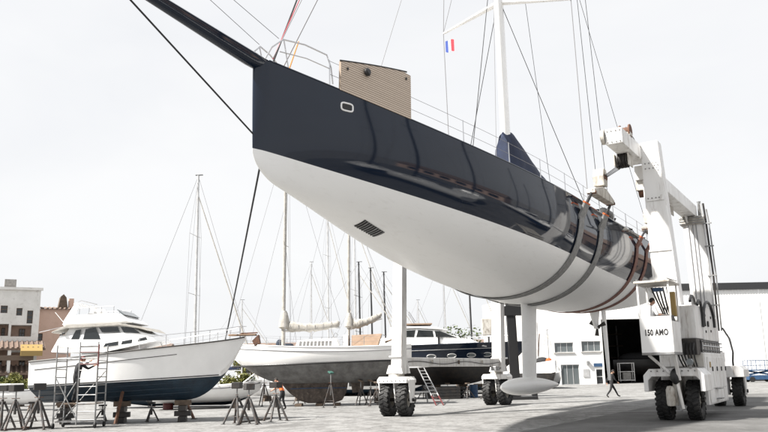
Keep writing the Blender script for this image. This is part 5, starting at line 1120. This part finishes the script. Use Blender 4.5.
# sloops on the far right side of the yard: out of frame, but mirrored in the navy topsides
for i, (x, y, h, lb) in enumerate(((25, 18, 26, 'black-masted sloop nearest the lift on the right, mirrored in the bow'), (31, 12.5, 25, 'second black-masted sloop right of the lift, mirrored near the bow'), (33, 25, 27, 'third black-masted sloop right of the lift, mirrored amidships'), (36, 40, 25, 'fourth black-masted sloop right of the lift, mirrored amidships'), (50, 52, 25, 'black-masted sloop by the hangar end, mirrored near the mast'))):
    sailboat(0, 0, 0, lb, L=13, rz=R(35+33*i), zk=.8, fb=1.9, r=.2, loc=(x, y), H=h, mast_m='black', hull_m='navy' if i % 2 else 'gel_white', bot='antifoul_brown', spr_=(.3, .55, .8))
for i, (x, y, h, lb) in enumerate(((38, 44, 17, 'tall sloop ashore right of the lift, mirrored in the navy hull'), (47, 36, 19, 'taller sloop ashore right of the lift, mirrored in the navy hull'), (42, 52, 15, 'shorter sloop ashore right of the lift, mirrored in the navy hull'), (58, 43, 18, 'blue sloop ashore beyond the lift, mirrored in the navy hull'))):
    sailboat(0, 0, 0, lb, L=11+i, rz=R(20+40*i), zk=.6, fb=1.6, r=.14, loc=(x, y), H=h, mast_m='black', hull_m='navy' if i == 3 else 'gel_white', bot='antifoul_brown', spr_=(.4, .7))
for i, (x, y, L_, h, lb, mm) in enumerate(((58, 84, 34, 9.5, 'tall dark brown workshop beyond the hangar end, mirrored in the navy hull', 'roof_tile'),)):
    t = thing('workshop', lb, 'building', (x, y, 0), R(-12)); hs_ = [(1.5+5*k, 5+5*k, 0, 4.5) for k in range(6)]
    facade(L_, h, hs_, 0, .3).build('wall', mm, t); MB().prism([(-.6, h), (14, h), (7, h+3)], -.5, L_+.5, 'x').build('roof', 'roof_tile', t); MB().b2(0, L_, .4, 14, 0, h-.02).build('body', 'dark_inside', t)
    for r in hs_: window(r, .2, t, 2, 3, 'shutter', 'glass_dark', name='roller_door')
sb2 = thing('shed', 'long low brown shed right of the yard, mirrored in the navy hull', 'building', (78, 40, 0), R(-60))
facade(40, 5, [(2+6*i, 6+6*i, 1, 3.6) for i in range(6)], 0, .2).build('wall', 'stucco_salmon', sb2); MB().b2(0, 40, .3, 9, 0, 4.98).build('body', 'stucco_salmon', sb2); MB().prism([(-.8, 5), (10, 5), (4.5, 7.6)], -.5, 40.5, 'x').build('roof', 'roof_tile', sb2)
for i in range(6): window((2+6*i, 6+6*i, 1, 3.6), .15, sb2, 2, 1, 'shutter', 'glass_dark')
# small open boats at the left edge and behind the cruiser
def dinghy(p, L, label, rz, m='gel_white', bot='gel_white', z=.35):
    t = thing('small_boat', label, 'boat', p, rz); 
    def Bf(s): u = (s+L/2)/L; return max(.02, L*.2*(1-(1-min(1, u/.5))**2))
    hull(t, list(np.linspace(-L/2, L/2, 18)), lambda s: z+.75+.25*max(0, -s/(L/2))**2, lambda s: z+.3, lambda s: z+.6*max(0, (-s-L*.15)/(L*.35))**2, lambda s, q: Bf(s)*max(0, 1-q**2)**.6, m, bot, 'deck', nt=4, nb=5, camber=-.15)
    MB().path([(Bf(s), s, z+.78+.25*max(0, -s/(L/2))**2) for s in np.linspace(-L/2, L/2, 14)]+[(-Bf(s), s, z+.78+.25*max(0, -s/(L/2))**2) for s in np.linspace(L/2, -L/2, 14)], .04, 6).build('gunwale', 'rope_grey', t, 40)
    MB().b2(-L*.12, L*.12, -.1, .7, z+.7, z+1.25).build('console', 'gel_white', t, bevel=.05); MB().b2(-.2, .2, L/2+.02, L/2+.35, z+.1, z+1.2).build('outboard_motor', 'black', t, bevel=.05)
    for s in (-L*.25, L*.25): MB().prism([(-.6, 0), (.6, 0), (.35, z+.12), (-.35, z+.12)], s-.08, s+.08, 'y').build('chock', 'wood', t)
    return t
dinghy(gp(207, 408.5), 6.0, 'small white open boat on chocks under the cruiser bow', R(105)); dinghy(gp(14, 410.5), 5.5, 'small white open boat at the foot of the white house', R(80)); dinghy(gp(40, 406), 5.0, 'small white open boat behind the scaffold and cruiser stern', R(100)); dinghy(gp(283, 401), 5.0, 'small white tender behind the bow of the ketch', R(70)); None
p = gp(541, 389.5); fb2 = thing('fishing_boat', 'small dark fishing boat with orange gear ashore beside the hangar', 'boat', (at(541, 380, 78).x, 78, 0), R(12))
hull(fb2, list(np.linspace(-3.5, 3.5, 16)), lambda s: 2.3+.4*max(0, -s/3.5), lambda s: 1.5, lambda s: .4+1.2*max(0, (-s-1.5)/2)**2, lambda s, q: max(.02, 1.3*(1-max(0, -s/3.5)**2))*max(0, 1-q**2.2)**.6, 'gel_white', 'black_steel', 'deck', nt=4, nb=6)
MB().b2(-.8, .8, .6, 2.2, 2.25, 4.0).build('wheelhouse', 'gel_white', fb2, bevel=.05); MB().b2(-.82, -.805, .8, 2.0, 3.1, 3.7).build('window', 'glass_dark', fb2); MB().tube((0, .4, 2.3), (0, .2, 6.5), .07).build('mast', 'alu', fb2, 40); MB().tube((0, .3, 3.2), (-1, -2.6, 5.2), .05).build('derrick', 'rust', fb2, 40)
MB().ell((0, -.6, 2.6), (.7, .8, .45), 12, 7).build('net_heap', 'cloth_black', fb2, 60); MB().ell((.2, -1.7, 2.65), (.3, .3, .3), 10, 7).build('buoy', 'orange', fb2, 60)
for s in (-1.2, 1.6): MB().prism([(-.8, 0), (.8, 0), (.4, .5), (-.4, .5)], s-.1, s+.1, 'y').build('chock', 'wood', fb2)

# ------------------------------------------------------------------ jack stands in the foreground
box_stands = [((0.5, 429), 1.62, 'dark box-headed stand half out at the edge by the small boats', 'black_steel'), ((37, 429.5), 1.66, 'square-headed steel stand beside the foot of the scaffold', 'black_steel'), ((13.5, 430), 1.62, 'box-headed stand with black leaning pad next to the scaffold stand', 'black_steel'),
              ((236.5, 424), 1.55, 'black-padded stand of the pair beneath the cruiser bow', 'black_steel'), ((248.5, 424.5), 1.5, 'grey-padded stand of the pair beneath the cruiser bow', 'stand_steel'), ((275.5, 421), 1.52, 'dark-padded stand beside the worker in orange', 'black_steel')]
for i, (pb, h, lb, m) in enumerate(box_stands): jack_stand(gp(*pb), h, lb, i*.5, m, box=True, wide=.5, group='tall box-headed stands on the open yard')
for i, (pa, pb) in enumerate((((240, 423), (272, 419)), ((0, 431), (50, 428)))):
    a, b = gp(*pa), gp(*pb); t = thing('steel_bar', ('flat steel bar lying between the stands under the cruiser bow', 'flat steel bar lying between the stands by the scaffold')[i], 'bar', a); MB().beam((0, 0, .04), b-a+Vector((0, 0, .04)), .1, .06).build('bar', 'stand_steel', t); MB().box((b-a)*.5+Vector((0, 0, .085)), (.2, .2, .03)).build('plate', 'rust', t)

# ------------------------------------------------------------------ scaffold tower
SYD = 29.4; sa = at(53, 420, SYD); sb_x = at(95, 420, SYD).x
sf = thing('scaffold_tower', 'aluminium scaffold tower with red guard rails against the white cruiser', 'scaffold', (sa.x, SYD, 0))
ww = sb_x-sa.x; hh2 = at(70, 345, SYD).z
for y in (0, .95):
    for x in (0, ww):
        MB().tube((x, y, .12), (x, y, hh2), .028, n=8).build('standard', 'galv', sf, 40); MB().lathe([(.001, -.03), (.1, -.03), (.1, .03), (.001, .03)], 'x', 12, (x, y, .1)).build('castor', 'rubber', sf, 40)
for x in (0, ww):
    for k in range(9): MB().tube((x, .0, .35+k*.3), (x, .95, .35+k*.3), .02, n=6).build('rung', 'galv', sf, 40)
for x in (ww*.56, ww): 
    MB().tube((x, -.03, .12), (x, -.03, hh2+.1), .026, n=8).build('ladder_rail', 'galv', sf, 40)
for k in range(10): MB().tube((ww*.56, -.03, .3+k*.3), (ww, -.03, .3+k*.3), .018, n=6).build('ladder_rung', 'galv', sf, 40)
for a, b in (((0, -.05, hh2*.62), (ww*.56, -.05, .35)), ((0, .98, .3), (ww, .98, hh2*.7)), ((0, 0, .35), (ww*.5, 0, hh2*.55))): MB().tube(a, b, .02, n=6).build('brace', 'galv', sf, 40)
for z in (hh2-.08, hh2-.5):
    for y in (0, .95): MB().tube((0, y, z), (ww, y, z), .02, n=6).build('guard_rail', 'galv', sf, 40)
for z in (hh2-.28, hh2-.72): MB().tube((ww*.58, -.06, z), (ww+.03, -.06, z), .026, n=6).build('guard_rail', 'red_paint', sf, 40)
MB().tube((ww+.03, -.06, hh2-.8), (ww+.03, -.06, hh2), .026, n=6).build('guard_rail', 'red_paint', sf, 40)
for k in range(3): MB().b2(.03, ww-.03, .08+.28*k, .33+.28*k, .86, .90).build('platform_board', 'wood', sf)
for k in range(3): MB().b2(.03, ww-.03, .08+.28*k, .33+.28*k, .22, .25).build('platform_board', 'galv', sf)
PLAT = .90

# ------------------------------------------------------------------ people
def person(loc, rz, J, wear, label, hair=True, cap=None, name='person', vest=None):
    root = thing(name, label, 'person', loc, rz)
    names = list(J); pos = {k: Vector(J[k][0]) for k in names}
    E_ = [('pelvis', 'spine'), ('spine', 'chest'), ('chest', 'neck'), ('neck', 'head')]
    for s in 'LR': E_ += [('chest', 'sh'+s), ('sh'+s, 'el'+s), ('el'+s, 'wr'+s), ('wr'+s, 'pa'+s), ('pelvis', 'hi'+s), ('hi'+s, 'kn'+s), ('kn'+s, 'an'+s), ('an'+s, 'to'+s)]
    me = bpy.data.meshes.new('skel'); bm = bmesh.new(); lay = bm.verts.layers.skin.verify(); vs = {}
    for k in names:
        v = bm.verts.new(pos[k]); v[lay].radius = J[k][1] if isinstance(J[k][1], tuple) else (J[k][1], J[k][1]); v[lay].use_root = (k == 'pelvis'); vs[k] = v
    for a, b in E_: bm.edges.new((vs[a], vs[b]))
    bm.to_mesh(me); bm.free(); ob = bpy.data.objects.new('skel', me); col.objects.link(ob)
    ob.modifiers.new('skin', 'SKIN').use_smooth_shade = True; sd = ob.modifiers.new('sub', 'SUBSURF'); sd.levels = 2; sd.render_levels = 2
    bpy.context.view_layer.update(); d_ = bpy.context.evaluated_depsgraph_get(); em = bpy.data.meshes.new_from_object(ob.evaluated_get(d_)); bpy.data.objects.remove(ob)
    mb = MB(); mb.v = [tuple(v.co) for v in em.vertices]; mb.f = [tuple(p.vertices) for p in em.polygons]
    mats = ['skin', wear['top'], wear['legs'], 'shoe', 'hair', wear.get('sleeve', wear['top'])]; region = []
    def seg(p, a, b):
        ab = b-a; t = max(0, min(1, (p-a).dot(ab)/max(1e-6, ab.dot(ab)))); return (p-a-ab*t).length
    reg = lambda a, b: (0 if 'pa' in b or b == 'head' else 3 if 'to' in b else 2 if b[:2] in ('hi', 'kn', 'an') else 5 if b[:2] in ('el',) else (5 if wear.get('long', True) else 0) if b[:2] == 'wr' else 1)
    for p in em.polygons:
        c = p.center; best = min(E_, key=lambda e: seg(c, pos[e[0]], pos[e[1]])); region.append(reg(*best))
    # head with jaw, nose, ears and eyes
    hd = pos['head']; up = (pos['head']-pos['neck']).normalized(); fw = Vector((1, 0, 0)); fw = (fw-up*fw.dot(up)).normalized(); sd_ = up.cross(fw)
    B3 = Matrix((fw, sd_, up)).transposed(); hc = hd+up*.075+fw*.015
    h = MB(); h.ell((0, 0, 0), (.098, .076, .118), 16, 12); h.v = [(x*(1-.18*max(0, -z/.118)) + (.012 if x > 0 and z < 0 else 0), y*(1-.30*max(0, -z/.118)), z) for x, y, z in h.v]
    nf = len(h.f); h.prism([(.09, .018), (.125, -.022), (.092, -.03)], -.014, .014, 'y'); 
    for s in (-1, 1): h.ell((.0, s*.078, -.005), (.022, .012, .034), 8, 5)
    n_skin = len(h.f)
    for s in (-1, 1): h.ell((.088, s*.031, .012), (.012, .013, .008), 6, 4)
    h.ell((.093, 0, -.058), (.008, .024, .006), 8, 4)
    hv = [hc+B3 @ Vector(v) for v in h.v]; mb.add(hv, h.f); region += [0]*n_skin+[4]*(len(h.f)-n_skin)
    for s in 'LR':                 # five fingers on each hand
        w, p_ = pos['wr'+s], pos['pa'+s]; dr_ = (p_-w).normalized(); q = dr_.cross(Vector((0, 0, 1)) if abs(dr_.z) < .9 else Vector((1, 0, 0))).normalized(); cu = dr_.cross(q).normalized()
        for i, ln in enumerate((.068, .078, .072, .058)):
            b0 = p_+q*(.028-.019*i)+dr_*.02; pts = [b0, b0+dr_*ln*.5+cu*.008, b0+dr_*ln*.85+cu*.03]; k = len(mb.f); mb.path(pts, [.0095, .009, .007], 6); region += [0]*(len(mb.f)-k)
        b0 = w.lerp(p_, .5)+q*.03; k = len(mb.f); mb.path([b0, b0+q*.028+dr_*.025, b0+q*.034+dr_*.06], [.011, .010, .008], 6); region += [0]*(len(mb.f)-k)
    bo = bpy.data.meshes.new('body'); bo.from_pydata(mb.v, [], mb.f)
    for m in mats: bo.materials.append(M[m])
    for p, r in zip(bo.polygons, region): p.material_index = r; p.use_smooth = True
    o = bpy.data.objects.new('body', bo); col.objects.link(o); o.parent = root
    if hair or cap:
        c = MB(); n, m_ = 14, 6
        rows = [[hc+B3 @ Vector(((-.012)+.106*math.sin(a)*math.cos(b)*(1), .086*math.sin(a)*math.sin(b), .012+.122*math.cos(a))) for b in [2*math.pi*k/n for k in range(n)]] for a in np.linspace(.01, 1.55, m_)]
        c.grid([[tuple(x) for x in r] for r in rows], closed=True)
        back = [[hc+B3 @ Vector((-.012-.104*math.cos(b)*math.sin(a), .085*math.sin(b)*math.sin(a), .012+.12*math.cos(a))) for b in np.linspace(-1.25, 1.25, 9)] for a in np.linspace(1.5, 2.25, 4)]
        c.grid([[tuple(x) for x in r] for r in back]); c.build('cap' if cap else 'hair', cap or 'hair', root, 70)
    return root
def pose(**kw):
    J = dict(pelvis=((0, 0, .96), (.155, .125)), spine=((0, 0, 1.14), (.14, .11)), chest=((0, 0, 1.34), (.165, .115)), neck=((.0, 0, 1.50), .058), head=((.02, 0, 1.57), .055),
             shL=((0, .185, 1.42), .075), shR=((0, -.185, 1.42), .075), elL=((-.02, .24, 1.13), .047), elR=((-.02, -.24, 1.13), .047), wrL=((.06, .25, .88), .034), wrR=((.06, -.25, .88), .034), paL=((.08, .25, .79), .038), paR=((.08, -.25, .79), .038),
             hiL=((0, .1, .90), .098), hiR=((0, -.1, .90), .098), knL=((.02, .1, .5), .066), knR=((.02, -.1, .5), .066), anL=((0, .1, .09), .046), anR=((0, -.1, .09), .046), toL=((.17, .1, .045), .042), toR=((.17, -.1, .045), .042))
    for k, v in kw.items(): J[k] = (v, J[k][1])
    return J
# man walking across the yard
pw = gp(612.5, 398)
person((pw.x, pw.y, 0), R(8), pose(pelvis=(0, 0, .93), spine=(.02, 0, 1.12), chest=(.04, 0, 1.32), neck=(.06, 0, 1.47), head=(.10, 0, 1.54), shL=(.03, .18, 1.40), shR=(.05, -.18, 1.40), elL=(-.16, .22, 1.15), wrL=(-.2, .22, .92), paL=(-.19, .22, .83), elR=(.14, -.23, 1.13), wrR=(.30, -.2, .96), paR=(.37, -.19, .91),
    hiL=(.02, .095, .88), hiR=(-.02, -.095, .88), knL=(.24, .1, .52), anL=(.43, .1, .13), toL=(.58, .1, .10), knR=(-.12, -.1, .50), anR=(-.40, -.1, .17), toR=(-.27, -.1, .05)), dict(top='cloth_black', legs='cloth_black'), 'man in black jacket and trousers striding past the hangar doorway')
# man on the scaffold working on the cruiser
psc = Vector((at(76, 400, SYD+.5).x, SYD+.42, PLAT))
person(psc, R(48), pose(pelvis=(-.02, 0, .95), spine=(.03, 0, 1.13), chest=(.09, 0, 1.33), neck=(.13, 0, 1.48), head=(.17, 0, 1.55), shL=(.1, .18, 1.42), shR=(.1, -.18, 1.42), elL=(.36, .2, 1.40), wrL=(.58, .14, 1.55), paL=(.65, .12, 1.60), elR=(.34, -.2, 1.26), wrR=(.58, -.16, 1.36), paR=(.66, -.14, 1.40), knL=(.06, .11, .5), anL=(-.06, .12, .09), toL=(.11, .12, .045)), dict(top='cloth_black', legs='cloth_black'), 'man in dark work clothes on the scaffold reaching up to the cruiser', cap='red_paint')
# man in orange by the ketch bow
po = gp(282.0, 410)
person((po.x, po.y, 0), R(165), pose(pelvis=(-.04, 0, .93), spine=(.05, 0, 1.10), chest=(.16, 0, 1.27), neck=(.24, 0, 1.42), head=(.29, 0, 1.48), shL=(.17, .18, 1.36), shR=(.17, -.18, 1.36), elL=(.30, .22, 1.12), wrL=(.48, .16, 1.02), paL=(.56, .14, .99), elR=(.32, -.22, 1.12), wrR=(.5, -.16, 1.05), paR=(.58, -.14, 1.03), hiL=(-.04, .1, .88), hiR=(-.04, -.1, .88), knL=(.10, .12, .5), anL=(.06, .14, .09), toL=(.22, .14, .045), anR=(-.16, -.14, .09), toR=(.0, -.14, .045), knR=(.0, -.12, .49)), dict(top='cloth_orange', legs='cloth_black', long=False, sleeve='cloth_orange'), 'bending worker in orange top and black trousers behind the padded stand')
# driver in the cab
pd = tow(5.2, -1.3, 2.35)
person(pd, -TH+R(48), pose(pelvis=(0, 0, .98), spine=(.02, 0, 1.16), chest=(.05, 0, 1.36), neck=(.08, 0, 1.52), head=(.11, 0, 1.60), shL=(.05, .185, 1.45), shR=(.05, -.185, 1.45), elL=(.16, .26, 1.2), wrL=(.38, .30, 1.26), paL=(.46, .31, 1.28), elR=(.12, -.26, 1.18), wrR=(.34, -.24, 1.18), paR=(.42, -.22, 1.18), hiL=(.03, .1, .94), hiR=(.03, -.1, .94), knL=(.40, .12, .86), knR=(.40, -.12, .86), anL=(.42, .12, .42), anR=(.42, -.12, .42), toL=(.56, .12, .38), toR=(.56, -.12, .38)), dict(top='cloth_white', legs='cloth_navy', long=False, sleeve='cloth_white'), 'driver in a white t-shirt seated in the lift cab')

# ------------------------------------------------------------------ shrubs and trees
def foliage(name, label, loc, rx, ry, h, n, m, leaf=.14, trunk=0.0, seed=1, cat='shrub'):
    rr = random.Random(seed); t = thing(name, label, cat, loc); clumps = []
    for i in range(int(9+rx*5)):
        a, q = rr.uniform(0, 6.28), rr.uniform(0, 1)**.5; z = trunk+rr.uniform(.15, 1)*(h-trunk)*(1-.35*q); clumps.append((math.cos(a)*rx*q*.8, math.sin(a)*ry*q*.8, z, rr.uniform(.25, .5)*min(rx, h-trunk)))
    mb = MB()
    for i in range(n):
        cx, cy, cz, cr_ = rr.choice(clumps); v = Vector((rr.gauss(0, 1), rr.gauss(0, 1), rr.gauss(0, .8))).normalized()*cr_*rr.uniform(.35, 1.05)**.6; p = Vector((cx, cy, cz))+v
        if p.z < .03: continue
        a = Vector((rr.gauss(0, 1), rr.gauss(0, 1), rr.gauss(0, .6))).normalized(); b = a.cross(Vector((rr.gauss(0, 1), rr.gauss(0, 1), rr.gauss(0, 1)))).normalized(); l = leaf*rr.uniform(.6, 1.3)
        mb.add([p-a*l, p+b*l*.42, p+a*l, p-b*l*.42], [(0, 1, 2, 3)])
    mb.build('crown', m, t, fix=False); st_ = MB(); base = max(trunk, h*.45)
    st_.path([(0, 0, 0), (.05*rx, 0, base*.5), (0, .03, base)], [.06*rx+.03, .05*rx+.02, .03*rx+.01], 8)
    for c in clumps[:8]: st_.tube((0, 0, base*.55), (c[0], c[1], c[2]), .03*rx+.01, .01, 5)
    st_.build('trunk', 'bark', t, 50); return t
for i, (px, w, h, lb, m) in enumerate(((13, 1.5, 2.0, 'yellow-green clipped shrub at the foot of the white house', 'leaf_yellow'), (25, 1.5, 1.8, 'yellow-green shrub between the white house and the cruiser stern', 'leaf_yellow'), (4, 1.2, 1.7, 'dark green shrub beside the house doorway', 'leaf'))):
    p = at(px, 390, 72); foliage('shrub', lb, (p.x, 72, 0), w, 1.0, h+.4, 2600, m, .13, seed=i+3)
p = at(234, 380, 62); foliage('shrub', 'olive green shrub growing between the cruiser bow and the ketch', (p.x, 62, 0), 1.5, 1.2, 2.3, 2200, 'leaf_yellow', .13, seed=9)
p = at(246, 380, 66); foliage('shrub', 'low green shrub under the bow of the ketch', (p.x, 66, 0), 1.4, 1.2, 1.7, 1800, 'leaf', .13, seed=10)
p = at(251, 345, 120); foliage('tree', 'small yellow-green tree far behind the ketch pulpit', (p.x, 120, 0), 2.6, 2.2, 6.4, 3000, 'leaf_yellow', .24, 2.0, 11, 'tree')
p = at(455, 330, 105); foliage('tree', 'green tree rising behind the navy yacht wheelhouse', (p.x, 105, 0), 3.4, 3, 8.0, 4000, 'leaf', .26, 2.6, 12, 'tree')
p = at(408, 340, 118); foliage('tree', 'dark green tree behind the front lift leg', (p.x, 118, 0), 3.0, 3, 6.8, 3000, 'leaf', .26, 2.2, 13, 'tree')
